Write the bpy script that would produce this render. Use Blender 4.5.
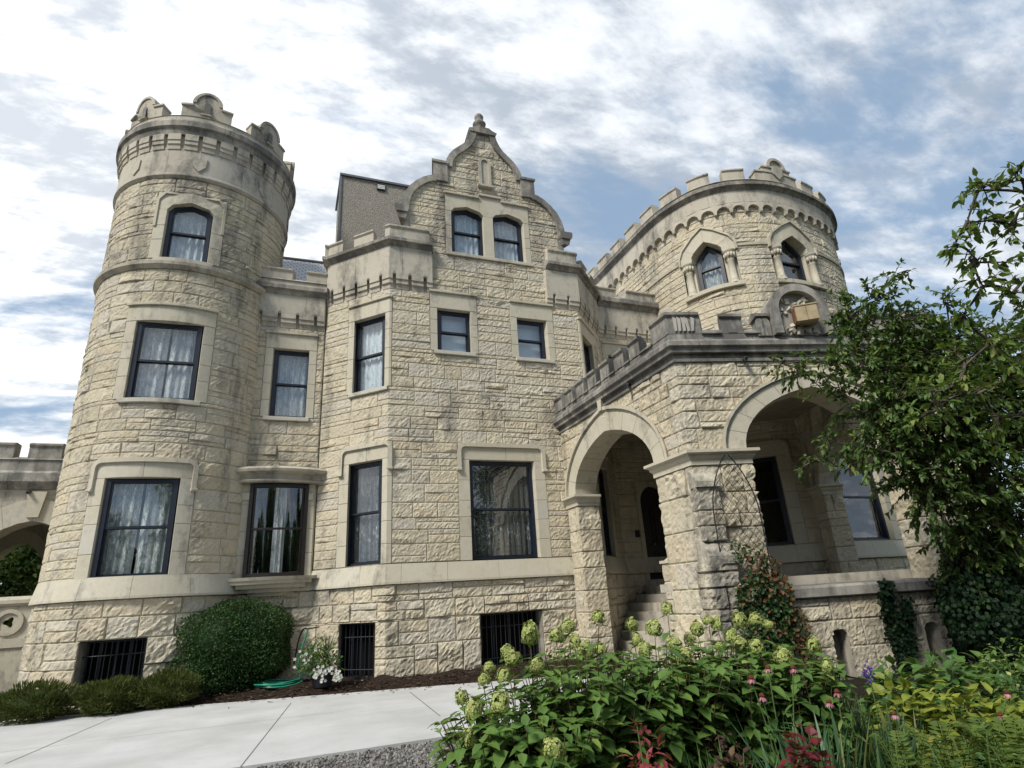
import bpy, math, random
import numpy as np
from mathutils import Matrix

for o in list(bpy.data.objects):
    bpy.data.objects.remove(o)
sc = bpy.context.scene
COL = sc.collection
R_ = math.radians
rng = np.random.default_rng(7)
random.seed(7)

# ------------------------------------------------------------------ camera
FPX, PITCH, ROLL, YAW, EYE = 588.0, R_(19.88), R_(-3.575), R_(21.6), 1.6
def cam_axes():
    cp, sp = math.cos(PITCH), math.sin(PITCH)
    f = np.array([0, cp, sp]); u = np.array([0, -sp, cp]); x = np.array([1.0, 0, 0])
    cr, sr = math.cos(ROLL), math.sin(ROLL)
    X = cr * x + sr * u; U = -sr * x + cr * u
    c, s = math.cos(YAW), math.sin(YAW)
    M = np.array([[c, s, 0], [-s, c, 0], [0, 0, 1]])
    return M @ X, M @ U, M @ f
CX, CU, CF = cam_axes()
CAM = np.array([0, 0, EYE])
def at(px, py, depth):
    return CAM + ((px - 512) / FPX * CX - (py - 384) / FPX * CU + CF) * depth
def atz(px, py, z):
    d = (px - 512) / FPX * CX - (py - 384) / FPX * CU + CF
    return CAM + d * (z - EYE) / d[2]
cd = bpy.data.cameras.new('camera'); cam = bpy.data.objects.new('camera', cd); COL.objects.link(cam)
m = Matrix.Identity(4)
for i in range(3):
    m[i][0], m[i][1], m[i][2], m[i][3] = CX[i], CU[i], -CF[i], CAM[i]
cam.matrix_world = m
cd.sensor_width = 36.0; cd.lens = FPX / 1024 * 36.0
cd.clip_start = 0.05; cd.clip_end = 3000
sc.camera = cam
sc.render.resolution_x, sc.render.resolution_y = 1024, 768

# ------------------------------------------------------------------ light and sky
SUN_TO = np.array([-0.74, -0.42, 0.86]); SUN_TO /= np.linalg.norm(SUN_TO)
sun_el = math.asin(SUN_TO[2]); sun_rot = math.atan2(SUN_TO[0], SUN_TO[1])
ld = bpy.data.lights.new('sun', 'SUN'); ld.energy = 2.1; ld.angle = R_(14); ld.color = (1.0, 0.965, 0.90)
so = bpy.data.objects.new('sun', ld); COL.objects.link(so)
from mathutils import Vector
so.rotation_euler = Vector(SUN_TO).to_track_quat('Z', 'Y').to_euler()
so.location = (-20, -12, 30)

w = bpy.data.worlds.new('World'); sc.world = w; w.use_nodes = True
nt = w.node_tree; nt.nodes.clear()
def N(t, **k):
    n = nt.nodes.new(t)
    for a, b in k.items(): setattr(n, a, b)
    return n
L = nt.links.new
out = N('ShaderNodeOutputWorld'); bg = N('ShaderNodeBackground'); bg.inputs[1].default_value = 0.1
sky = N('ShaderNodeTexSky', sky_type='NISHITA', sun_disc=False)
sky.sun_elevation = sun_el; sky.sun_rotation = sun_rot; sky.air_density = 1.0; sky.dust_density = 0.6; sky.ozone_density = 1.2
tc = N('ShaderNodeTexCoord'); sep = N('ShaderNodeSeparateXYZ'); L(tc.outputs['Generated'], sep.inputs[0])
def math_(op, a, b=None, clamp=False):
    n = N('ShaderNodeMath', operation=op); n.use_clamp = clamp
    for i, v in enumerate((a, b)):
        if v is None: continue
        if isinstance(v, (int, float)): n.inputs[i].default_value = v
        else: L(v, n.inputs[i])
    return n.outputs[0]
zc = math_('ADD', math_('MAXIMUM', sep.outputs[2], 0.0), 0.22)
px_ = math_('DIVIDE', sep.outputs[0], zc); py_ = math_('DIVIDE', sep.outputs[1], zc)
cmb = N('ShaderNodeCombineXYZ'); L(px_, cmb.inputs[0]); L(py_, cmb.inputs[1])
mp = N('ShaderNodeMapping'); mp.inputs['Rotation'].default_value = (0, 0, R_(52)); mp.inputs['Scale'].default_value = (0.85, 1.75, 1); mp.inputs['Location'].default_value = (2.3, 1.1, 0.4)
L(cmb.outputs[0], mp.inputs[0])
def noise(scale, detail, rough, dist, vec, w_=0.0):
    n = N('ShaderNodeTexNoise'); n.inputs['Scale'].default_value = scale; n.inputs['Detail'].default_value = detail
    n.inputs['Roughness'].default_value = rough; n.inputs['Distortion'].default_value = dist; L(vec, n.inputs['Vector'])
    return n.outputs[0]
def ramp(v, a, b, c0=0.0, c1=1.0):
    n = N('ShaderNodeMapRange'); n.interpolation_type = 'SMOOTHSTEP'
    for i, q in enumerate((None, a, b, c0, c1)):
        if q is not None: n.inputs[i].default_value = q
    L(v, n.inputs[0]); return n.outputs[0]
def mixc(f, a, b):
    n = N('ShaderNodeMix', data_type='RGBA')
    if isinstance(f, (int, float)): n.inputs[0].default_value = f
    else: L(f, n.inputs[0])
    for s, v in ((6, a), (7, b)):
        if isinstance(v, tuple): n.inputs[s].default_value = (*v, 1)
        else: L(v, n.inputs[s])
    return n.outputs[2]
big = noise(1.7, 12, 0.60, 0.10, mp.outputs[0])
mid = noise(4.4, 12, 0.64, 0.15, mp.outputs[0])
patch = noise(1.7, 4, 0.55, 0.2, cmb.outputs[0])
def glow(vec, p):
    d = N('ShaderNodeVectorMath', operation='DOT_PRODUCT'); L(tc.outputs['Generated'], d.inputs[0]); v = np.array(vec, float); d.inputs[1].default_value = tuple(v / np.linalg.norm(v))
    return math_('POWER', math_('MAXIMUM', d.outputs['Value'], 0.0), p)
gl = glow((-0.42, 0.72, 0.55), 5)          # thin bright cloud high on the left
mask = ramp(math_('ADD', big, math_('MULTIPLY', gl, 0.09)), 0.42, 0.565)
fine = noise(10.5, 8, 0.6, 0.2, mp.outputs[0])
lum = ramp(math_('ADD', math_('ADD', math_('MULTIPLY', mid, 0.45), math_('MULTIPLY', patch, 0.3)), math_('MULTIPLY', fine, 0.25)), 0.43, 0.58)
cloud = mixc(lum, (2.2, 2.55, 3.05), (4.7, 4.9, 5.15))
cloud = mixc(math_('MULTIPLY', gl, math_('ADD', math_('MULTIPLY', lum, 0.75), 0.34), True), cloud, (6.6, 6.65, 6.7))
# a bright blue haze behind the clouds
blue = mixc(0.8, sky.outputs[0], (1.6, 2.2, 2.95))
col = mixc(mask, blue, cloud)
# small darker cloud scraps
scr = ramp(noise(2.6, 6, 0.55, 0.6, cmb.outputs[0]), 0.60, 0.68)
col = mixc(math_('MULTIPLY', scr, 0.8), col, (2.7, 3.1, 3.7))
L(col, bg.inputs[0]); L(bg.outputs[0], out.inputs[0])

vs = sc.view_settings
sc.display_settings.display_device = 'sRGB'
vs.view_transform = 'Standard'; vs.look = 'None'; vs.gamma = 1; vs.use_curve_mapping = False
vs.exposure = 1.05
sc.render.engine = 'CYCLES'
cy = sc.cycles
cy.use_denoising = True
cy.max_bounces = 6; cy.diffuse_bounces = 3; cy.transparent_max_bounces = 12; cy.caustics_reflective = False; cy.caustics_refractive = False
# ------------------------------------------------------------------ materials
def new_mat(name):
    mt = bpy.data.materials.new(name); mt.use_nodes = True
    t = mt.node_tree; t.nodes.clear()
    o = t.nodes.new('ShaderNodeOutputMaterial')
    return mt, t, o
class G:
    """tiny node-graph helper"""
    def __init__(s, name):
        s.m, s.t, s.o = new_mat(name)
    def n(s, typ, **k):
        x = s.t.nodes.new(typ)
        for a, b in k.items(): setattr(x, a, b)
        return x
    def set(s, sock, v):
        if isinstance(v, bpy.types.NodeSocket): s.t.links.new(v, sock)
        elif isinstance(v, tuple) and len(v) == 3 and sock.type == 'RGBA': sock.default_value = (*v, 1)
        else: sock.default_value = v
    def math(s, op, a, b=0.0, clamp=False):
        x = s.n('ShaderNodeMath', operation=op, use_clamp=clamp); s.set(x.inputs[0], a); s.set(x.inputs[1], b); return x.outputs[0]
    def pos(s):
        return s.n('ShaderNodeNewGeometry').outputs['Position']
    def obj(s):
        return s.n('ShaderNodeTexCoord').outputs['Object']
    def noise(s, scale, detail=4, rough=0.55, dist=0.0, vec=None):
        x = s.n('ShaderNodeTexNoise'); x.inputs['Scale'].default_value = scale; x.inputs['Detail'].default_value = detail
        x.inputs['Roughness'].default_value = rough; x.inputs['Distortion'].default_value = dist
        s.t.links.new(vec if vec is not None else s.obj(), x.inputs['Vector']); return x.outputs[0]
    def vor(s, scale, feature='F1', vec=None, out='Distance'):
        x = s.n('ShaderNodeTexVoronoi', feature=feature); x.inputs['Scale'].default_value = scale
        s.t.links.new(vec if vec is not None else s.obj(), x.inputs['Vector']); return x.outputs[out]
    def map(s, v, a, b, c=0.0, d=1.0):
        x = s.n('ShaderNodeMapRange'); s.set(x.inputs[0], v)
        for i, q in enumerate((a, b, c, d)): x.inputs[i + 1].default_value = q
        return x.outputs[0]
    def mix(s, f, a, b, mode='MIX'):
        x = s.n('ShaderNodeMix', data_type='RGBA', blend_type=mode); s.set(x.inputs[0], f); s.set(x.inputs[6], a); s.set(x.inputs[7], b); return x.outputs[2]
    def attr(s, name):
        return s.n('ShaderNodeAttribute', attribute_name=name).outputs['Fac']
    def scalevec(s, v, sc_):
        x = s.n('ShaderNodeMapping'); s.t.links.new(v, x.inputs[0]); x.inputs['Scale'].default_value = sc_; return x.outputs[0]
    def bump(s, h, strength=0.3, dist=0.02):
        x = s.n('ShaderNodeBump'); x.inputs['Strength'].default_value = strength; x.inputs['Distance'].default_value = dist; s.set(x.inputs['Height'], h); return x.outputs[0]
    def bsdf(s, color, rough=0.8, normal=None, spec=0.3, metal=0.0, **k):
        x = s.n('ShaderNodeBsdfPrincipled'); s.set(x.inputs['Base Color'], color); s.set(x.inputs['Roughness'], rough)
        x.inputs['Specular IOR Level'].default_value = spec; x.inputs['Metallic'].default_value = metal
        if normal is not None: s.t.links.new(normal, x.inputs['Normal'])
        for a, b in k.items(): s.set(x.inputs[a], b)
        return x
    def out(s, sh):
        s.t.links.new(sh if isinstance(sh, bpy.types.NodeSocket) else sh.outputs[0], s.o.inputs['Surface']); return s.m

def stone_mat(name, rock=True, weather=0.0, light=(.67, .60, .445), dark=(.50, .435, .305), grey=(.55, .525, .445)):
    g = G(name)
    tone = g.attr('tone'); p = g.pos()
    n1 = g.noise(1.1, 5, .6, 0, p); n2 = g.noise(9, 6, .65, 0, p); n3 = g.noise(55, 4, .6, 0, p)
    c = g.mix(g.map(tone, .0, .85), dark, light)
    c = g.mix(g.map(tone, .8, .9), c, grey)
    c = g.mix(g.map(n2, .35, .75, 0, .45), c, (.37, .32, .215))
    c = g.mix(g.map(n1, .35, .7, .0, .35), c, (.56, .52, .45))
    c = g.mix(g.map(n3, .3, .8, 0, .35), c, (.33, .29, .23))
    if rock:
        hsh = g.math('FRACT', g.math('MULTIPLY', tone, 37.7))
        c = g.mix(g.map(hsh, .6, 1.0, 0, .45), c, (.58, .48, .33)); c = g.mix(g.map(hsh, .0, .2, .6, 0), c, (.47, .43, .37))
        mort = g.math('LESS_THAN', tone, -0.5)
        c = g.mix(mort, c, (.36, .325, .245))
    if weather > 0:
        sv = g.scalevec(p, (1, 1, .28))
        s1 = g.noise(1.6, 8, .68, .3, sv); s2 = g.noise(7, 6, .7, .2, p)
        f = g.map(g.math('ADD', s1, g.math('MULTIPLY', s2, .35)), .72 - .28 * weather, .98 - .30 * weather)
        f = g.math('MINIMUM', g.math('MAXIMUM', f, 0.0), .93)
        c = g.mix(f, c, (.12, .114, .105))
    n4 = g.vor(11, 'F1', p)
    h = g.math('ADD', g.math('ADD', g.math('MULTIPLY', n2, 1.2), g.math('MULTIPLY', n3, .45)), g.math('MULTIPLY', n4, .35 if rock else 0))
    nb = g.bump(h, .9 if rock else .3, .032 if rock else .006)
    return g.out(g.bsdf(c, .92, nb, .15))
M = {}
M['rock'] = stone_mat('rock_faced_limestone', True, .10)
M['smooth'] = stone_mat('smooth_limestone', False, .07, (.555, .515, .405), (.475, .435, .33), (.51, .49, .42))
M['frieze'] = stone_mat('stained_limestone', False, .26, (.50, .46, .38), (.42, .38, .31), (.44, .42, .38))
M['coping'] = stone_mat('weathered_coping', False, .74, (.41, .385, .335), (.33, .31, .27), (.37, .36, .34))
M['rockw'] = stone_mat('weathered_rock_limestone', True, .32)
M['porchpar'] = stone_mat('blackened_and_shade_limestone', False, .72, (.37, .36, .33), (.27, .265, .25), (.46, .45, .42))  # blackened stone, also painted in for shade at frieze gaps and merlon niches
M['buttress'] = stone_mat('sooty_limestone', True, .46)

def simple(name, color, rough=.6, spec=.4, metal=0.0, nz=0.0, nscale=20, bump=0.0):
    g = G(name); c = color
    n = g.noise(nscale, 5, .6, 0, g.pos())
    if nz: c = g.mix(g.map(n, .3, .7), tuple(v * (1 - nz) for v in color), tuple(min(1, v * (1 + nz)) for v in color))
    return g.out(g.bsdf(c, rough, g.bump(n, bump, .01) if bump else None, spec, metal))
M['navy'] = simple('navy_paint', (.009, .013, .023), .38, .5, 0, .3, 6, .05)
M['black'] = simple('black_paint', (.010, .010, .012), .4, .5, 0, .3, 8)
M['iron'] = simple('black_iron', (.014, .014, .017), .45, .5, .3, .3, 30)
M['rust'] = simple('rusted_wire', (.045, .035, .028), .8, .2, .2, .4, 60)
M['void'] = simple('unlit_room_black', (.010, .010, .011), .9, .0)  # near-black colour stands in for the unlit rooms behind the windows
M['slate'] = None
g = G('slate_roof'); p = g.pos()
br = g.n('ShaderNodeTexBrick'); g.t.links.new(g.n('ShaderNodeTexCoord').outputs['UV'], br.inputs['Vector'])
br.inputs['Color1'].default_value = (.58, .59, .62, 1); br.inputs['Color2'].default_value = (.58, .59, .62, 1); br.inputs['Mortar'].default_value = (.07, .07, .08, 1)
br.inputs['Scale'].default_value = 1.0; br.inputs['Brick Width'].default_value = .28; br.inputs['Row Height'].default_value = .2; br.inputs['Mortar Size'].default_value = .018
g.set(br.inputs['Scale'], 1.0)
M['slate'] = g.out(g.bsdf(br.outputs[0], .45, g.bump(br.outputs[0], .6, .03), .6))
g = G('pebbledash_stucco'); p = g.pos(); n = g.noise(24, 6, .7, 0, p); v = g.vor(38, 'F1', p)
M['stucco'] = g.out(g.bsdf(g.mix(g.map(n, .3, .7), (.22, .20, .17), (.44, .40, .34)), .95, g.bump(g.math('ADD', v, n), .9, .03), .1))
M['metalgrey'] = simple('dull_flashing', (.16, .16, .16), .5, .5, .6, .2)
M['boxwood_yel'] = simple('raw_yellow_timber', (.33, .265, .16), .75, .2, 0, .25, 5, .1)
M['boxrust'] = simple('rusty_timber_side', (.20, .11, .06), .85, .2, 0, .5, 9, .1)
M['door'] = simple('dark_oak_door', (.018, .012, .009), .4, .5, 0, .4, 6)
M['brownframe'] = simple('dark_brown_frame', (.013, .009, .008), .4, .5, 0, .3, 6)
M['white'] = simple('white_plastic', (.7, .7, .68), .4, .5)
M['ceiling'] = simple('porch_plaster', (.30, .26, .20), .9, .1, 0, .2, 3)

# glass: clear pane that mirrors what stands opposite
g = G('window_glass')
fr = g.n('ShaderNodeFresnel'); bk = g.n('ShaderNodeNewGeometry').outputs['Backfacing']; g.t.links.new(g.map(bk, 0, 1, 1.75, .5714), fr.inputs[0])
tr = g.n('ShaderNodeBsdfTransparent'); tr.inputs[0].default_value = (.92, .95, .95, 1)
gb = g.n('ShaderNodeBsdfGlossy'); gb.inputs['Roughness'].default_value = .015; gb.inputs[0].default_value = (.95, .97, 1, 1)
g.t.links.new(g.bump(g.noise(1.7, 2, .5, 0, g.pos()), .10, .02), gb.inputs['Normal'])
mx = g.n('ShaderNodeMixShader'); g.t.links.new(g.math('ADD', g.math('MULTIPLY', fr.outputs[0], 1.15), .05, True), mx.inputs[0]); g.t.links.new(tr.outputs[0], mx.inputs[1]); g.t.links.new(gb.outputs[0], mx.inputs[2])
M['glass'] = g.out(mx)
def curtain_mat(name, dens, color, motif=False):
    g = G(name); uv = g.n('ShaderNodeTexCoord').outputs['UV']
    a = g.vor(46, 'F1', g.scalevec(uv, (1.0, .55, 1))); b = g.noise(30, 4, .6, .5, g.scalevec(uv, (1, .35, 1)))
    c = g.noise(5.0, 3, .5, 0, g.scalevec(uv, (2.2, .12, 1)))
    f = g.math('ADD', g.math('MULTIPLY', g.map(a, .10, .42, 1, 0), .6), g.math('MULTIPLY', g.map(b, .42, .62), .5))
    if motif:
        sepn = g.n('ShaderNodeSeparateXYZ'); g.t.links.new(uv, sepn.inputs[0])
        band = g.math('MULTIPLY', g.map(sepn.outputs[1], .16, .24), g.map(sepn.outputs[1], .36, .46, 1, 0))
        mo = g.vor(17, 'F1', uv)
        f = g.math('ADD', g.math('MULTIPLY', f, .45), g.math('MULTIPLY', band, g.map(mo, .1, .4, .9, .05)))
    f = g.math('ADD', g.math('MULTIPLY', g.map(c, .42, .58, .25 if dens > .3 else 0, 1), f), dens, True)
    df = g.n('ShaderNodeBsdfDiffuse'); df.inputs[0].default_value = (*color, 1)
    trn = g.n('ShaderNodeBsdfTransparent'); mx = g.n('ShaderNodeMixShader')
    g.t.links.new(f, mx.inputs[0]); g.t.links.new(trn.outputs[0], mx.inputs[1]); g.t.links.new(df.outputs[0], mx.inputs[2])
    return g.out(mx)
M['lace'] = curtain_mat('lace_curtain', .48, (.78, .80, .80))
M['lace_low'] = curtain_mat('thin_lace_curtain', .31, (.74, .78, .76))
M['lace_dim'] = curtain_mat('sheer_patterned_curtain', .10, (.62, .64, .62), True)
M['sheer'] = curtain_mat('plain_sheer_curtain', .62, (.70, .76, .80))
M['blind'] = simple('pale_roller_blind', (.72, .76, .80), .8, .2, 0, .05, 3)

def leaf_mat(name, c0, c1, c2=None, rough=.5, trans=.25, spec=.35):
    g = G(name); tone = g.attr('tone')
    c = g.mix(g.map(tone, 0, 1), c0, c1)
    if c2 is not None: c = g.mix(g.map(tone, .86, .97), c, c2)
    c = g.mix(g.map(g.noise(14, 3, .5, 0, g.pos()), .3, .7, 0, .35), c, tuple(v * .7 for v in c0))
    b = g.bsdf(c, rough, None, spec)
    t = g.n('ShaderNodeBsdfTranslucent'); g.t.links.new(g.mix(.5, c, (.20, .26, .03)), t.inputs[0])
    mx = g.n('ShaderNodeMixShader'); mx.inputs[0].default_value = trans
    g.t.links.new(b.outputs[0], mx.inputs[1]); g.t.links.new(t.outputs[0], mx.inputs[2])
    return g.out(mx)

# ------------------------------------------------------------------ mesh building
class MB:
    def __init__(s): s.V = []; s.n = 0; s.F = []; s.mi = []; s.tone = []; s.uv = None
    def add(s, V, F, mat=0, tone=.5):
        V = np.asarray(V, float).reshape(-1, 3); off = s.n; s.V.append(V); s.n += len(V)
        if isinstance(F, np.ndarray):
            k = len(F); s.F.append(F + off)
        else:
            k = len(F)
            for f in F: s.F.append(np.asarray([f], int) + off)
        s.mi.append(np.full(k, mat, int)); s.tone.append(np.broadcast_to(np.asarray(tone, float), (k,)).copy())
    def build(s, name, mats, parent=None, smooth=False, label=None, loc=None):
        me = bpy.data.meshes.new(name)
        V = np.concatenate(s.V) if s.V else np.zeros((0, 3))
        if loc is not None: V = V - np.asarray(loc, float)
        cnt = np.concatenate([np.full(len(f), f.shape[1]) for f in s.F]); loops = np.concatenate([f.ravel() for f in s.F])
        me.vertices.add(len(V)); me.vertices.foreach_set('co', V.ravel())
        me.loops.add(len(loops)); me.loops.foreach_set('vertex_index', loops.astype(np.int32))
        me.polygons.add(len(cnt)); st = np.concatenate([[0], np.cumsum(cnt)[:-1]])
        me.polygons.foreach_set('loop_start', st.astype(np.int32))
        try: me.polygons.foreach_set('loop_total', cnt.astype(np.int32))
        except Exception: pass
        me.polygons.foreach_set('material_index', np.concatenate(s.mi).astype(np.int32))
        me.polygons.foreach_set('use_smooth', np.full(len(cnt), smooth))
        a = me.attributes.new('tone', 'FLOAT', 'FACE'); a.data.foreach_set('value', np.concatenate(s.tone).astype(np.float32))
        if s.uv is not None:
            ul = me.uv_layers.new(name='UVMap'); U = np.asarray(s.uv, float)[loops]; ul.data.foreach_set('uv', U.ravel())
        for q in (mats if isinstance(mats, (list, tuple)) else [mats]): me.materials.append(q)
        me.update(calc_edges=True); me.validate()
        ob = bpy.data.objects.new(name, me); COL.objects.link(ob)
        if parent is not None: ob.parent = parent
        base = np.zeros(3) if loc is None else np.asarray(loc, float); q = parent
        while q is not None: base = base - np.asarray(q.location); q = q.parent
        ob.location = tuple(base)
        if label: ob['label'] = label
        return ob
def tag(o, label, cat, group=None, kind=None):
    if label: o['label'] = label
    if cat: o['category'] = cat
    if group: o['group'] = group
    if kind: o['kind'] = kind
    return o
def thing(name, label, cat, loc=(0, 0, 0), group=None):
    o = bpy.data.objects.new(name, None); o.empty_display_size = .2; COL.objects.link(o); o.location = loc
    return tag(o, label, cat, group)
def dup(root, loc, rz=0.0, scale=1.0, label=None, group=None):
    r = root.copy(); COL.objects.link(r); r.location = loc; r.rotation_euler = (0, 0, rz); r.scale = (scale,) * 3
    if label: r['label'] = label
    if group: r['group'] = group
    for ch in list(root.children):
        c = ch.copy(); COL.objects.link(c); c.parent = r
        for gch in ch.children:
            d = gch.copy(); COL.objects.link(d); d.parent = c
    return r

class Path:
    """a plan line; u runs along it, o is the distance outwards (to the right of travel)"""
    def __init__(s, pts):
        s.P = np.asarray(pts, float); d = np.diff(s.P, axis=0); l = np.linalg.norm(d, axis=1); d = d / l[:, None]
        s.u = np.concatenate([[0], np.cumsum(l)]); n = np.c_[d[:, 1], -d[:, 0]]
        mts = [n[0]]
        for a, b in zip(n[:-1], n[1:]):
            mm = a + b; mm = mm / np.linalg.norm(mm); mts.append(mm / max(.35, mm @ a))
        mts.append(n[-1]); s.m = np.asarray(mts)
    def at(s, u, o=0.0):
        u = np.asarray(u, float); x = np.interp(u, s.u, s.P[:, 0]); y = np.interp(u, s.u, s.P[:, 1])
        mx = np.interp(u, s.u, s.m[:, 0]); my = np.interp(u, s.u, s.m[:, 1])
        return np.stack([x + o * mx, y + o * my], -1)
    def ks(s, a, b, step=None):
        k = [a] + [q for q in s.u if a + 1e-4 < q < b - 1e-4] + [b]
        if step:
            r = []
            for p, q in zip(k[:-1], k[1:]):
                n = max(1, int(math.ceil((q - p) / step))); r += list(np.linspace(p, q, n + 1)[:-1])
            k = r + [b]
        return np.asarray(k)
def p3(path, u, z, o):
    xy = path.at(u, o); z = np.broadcast_to(np.asarray(z, float), xy.shape[:-1]); return np.concatenate([xy, z[..., None]], -1)
def sweep(mb, path, u0, u1, prof, mat=0, tone=.5, caps=True):
    """closed profile [(o, z)...] given counter-clockwise seen from the u0 end"""
    us = path.ks(u0, u1); k = len(prof); rows = [np.stack([p3(path, u, z, o) for o, z in prof]) for u in us]
    V = np.concatenate(rows); n = len(us); F = []
    i = np.arange(n - 1)[:, None] * k; j = np.arange(k)[None]; jn = (j + 1) % k
    Q = np.stack([i + j, i + k + j, i + k + jn, i + jn], -1).reshape(-1, 4)
    mb.add(V, Q, mat, tone)
    if caps:
        mb.add(rows[0], [tuple(range(k))], mat, tone); mb.add(rows[-1], [tuple(range(k - 1, -1, -1))], mat, tone)
def pbox(mb, path, u0, u1, z0, z1, o0, o1, mat=0, tone=.5, b=.008):
    b = min(b, (z1 - z0) * .3, abs(o1 - o0) * .3)
    sweep(mb, path, u0, u1, [(o0, z0), (o1 - b, z0), (o1, z0 + b), (o1, z1 - b), (o1 - b, z1), (o0, z1)], mat, tone)
def blocks(mb, path, u0, u1, z0, z1, o0, o1, step=.7, mat=0, gap=.004, b=.008):
    n = max(1, int(round((u1 - u0) / step))); e = np.linspace(u0, u1, n + 1); e[1:-1] += rng.uniform(-.12, .12, n - 1) * step
    for a, c in zip(e[:-1], e[1:]): pbox(mb, path, a + gap, c - gap, z0, z1, o0, o1, mat, rng.uniform(.2, .85), b)
def ring(mb, path, inn, outr, o0, o1, mat=0, voussoir=1, gap=0.0, back=False):
    """arch ring between two polylines of (u, z); one stone per voussoir segments"""
    inn = np.asarray(inn, float); outr = np.asarray(outr, float); n = len(inn)
    k = 0
    while k < n - 1:
        e = min(n - 1, k + voussoir); tone = rng.uniform(.25, .85)
        I = inn[k:e + 1].copy(); O = outr[k:e + 1].copy()
        if gap:
            for A in (I, O):
                d0 = A[1] - A[0]; A[0] += d0 / (np.linalg.norm(d0) + 1e-9) * gap; d1 = A[-2] - A[-1]; A[-1] += d1 / (np.linalg.norm(d1) + 1e-9) * gap
        q = len(I)
        V = np.concatenate([p3(path, I[:, 0], I[:, 1], o1), p3(path, O[:, 0], O[:, 1], o1), p3(path, I[:, 0], I[:, 1], o0), p3(path, O[:, 0], O[:, 1], o0)])
        F = []
        for a in range(q - 1):
            F += [(a, a + 1, q + a + 1, q + a), (a + 1, a, 2 * q + a, 2 * q + a + 1), (q + a, q + a + 1, 3 * q + a + 1, 3 * q + a)]
            if back: F.append((2 * q + a + 1, 2 * q + a, 3 * q + a, 3 * q + a + 1))
        F += [(0, q, 3 * q, 2 * q), (q - 1, 3 * q - 1, 4 * q - 1, 2 * q - 1)]
        mb.add(V, F, mat, tone); k = e
def slab(mb, path, outline, o0, o1, mat=0, tone=.5):
    """an outline of (u, z) points given thickness from o0 to o1"""
    A = np.asarray(outline, float); n = len(A)
    V = np.concatenate([p3(path, A[:, 0], A[:, 1], o1), p3(path, A[:, 0], A[:, 1], o0)])
    F = [tuple(range(n)), tuple(range(2 * n - 1, n - 1, -1))] + [(i, n + i, n + (i + 1) % n, (i + 1) % n) for i in range(n)]
    mb.add(V, F, mat, tone)
def box3(mb, c, half, ax=None, mat=0, tone=.5, taper=1.0):
    c = np.asarray(c, float); h = np.asarray(half, float)
    A = np.eye(3) if ax is None else np.asarray(ax, float)
    V = [c + A.T @ (np.array([sx, sy, sz]) * h * np.array([taper if sz > 0 else 1, taper if sz > 0 else 1, 1])) for sz in (-1, 1) for sy in (-1, 1) for sx in (-1, 1)]
    mb.add(V, [(0, 2, 3, 1), (4, 5, 7, 6), (0, 1, 5, 4), (2, 6, 7, 3), (0, 4, 6, 2), (1, 3, 7, 5)], mat, tone)
def tube(mb, pts, r, seg=6, mat=0, tone=.5, caps=True):
    pts = np.asarray(pts, float); n = len(pts); r = np.broadcast_to(np.asarray(r, float), (n,))
    t = np.gradient(pts, axis=0); t /= np.linalg.norm(t, axis=1)[:, None] + 1e-12
    ref = np.array([0, 0, 1.0]) if abs(t[0][2]) < .9 else np.array([1.0, 0, 0])
    ang = np.arange(seg) * 2 * math.pi / seg; V = []
    for i in range(n):
        a = np.cross(t[i], ref); a /= np.linalg.norm(a) + 1e-12; b = np.cross(a, t[i]); ref = b if abs(b @ t[min(i + 1, n - 1)]) < .95 else ref
        V.append(pts[i] + r[i] * (np.cos(ang)[:, None] * a + np.sin(ang)[:, None] * b))
    V = np.concatenate(V); i = np.arange(n - 1)[:, None] * seg; j = np.arange(seg)[None]; jn = (j + 1) % seg
    mb.add(V, np.stack([i + j, i + jn, i + seg + jn, i + seg + j], -1).reshape(-1, 4), mat, tone)
    if caps: mb.add(V[:seg], [tuple(range(seg - 1, -1, -1))], mat, tone); mb.add(V[-seg:], [tuple(range(seg))], mat, tone)
def lathe(mb, c, prof, seg=16, mat=0, tone=.5):
    ang = np.arange(seg) * 2 * math.pi / seg; k = len(prof)
    V = np.concatenate([np.stack([c[0] + r * np.cos(ang), c[1] + r * np.sin(ang), np.full(seg, c[2] + z)], -1) for r, z in prof])
    i = np.arange(k - 1)[:, None] * seg; j = np.arange(seg)[None]; jn = (j + 1) % seg
    mb.add(V, np.stack([i + j, i + jn, i + seg + jn, i + seg + j], -1).reshape(-1, 4), mat, tone)
    mb.add(V[:seg], [tuple(range(seg - 1, -1, -1))], mat, tone); mb.add(V[-seg:], [tuple(range(seg))], mat, tone)

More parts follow.
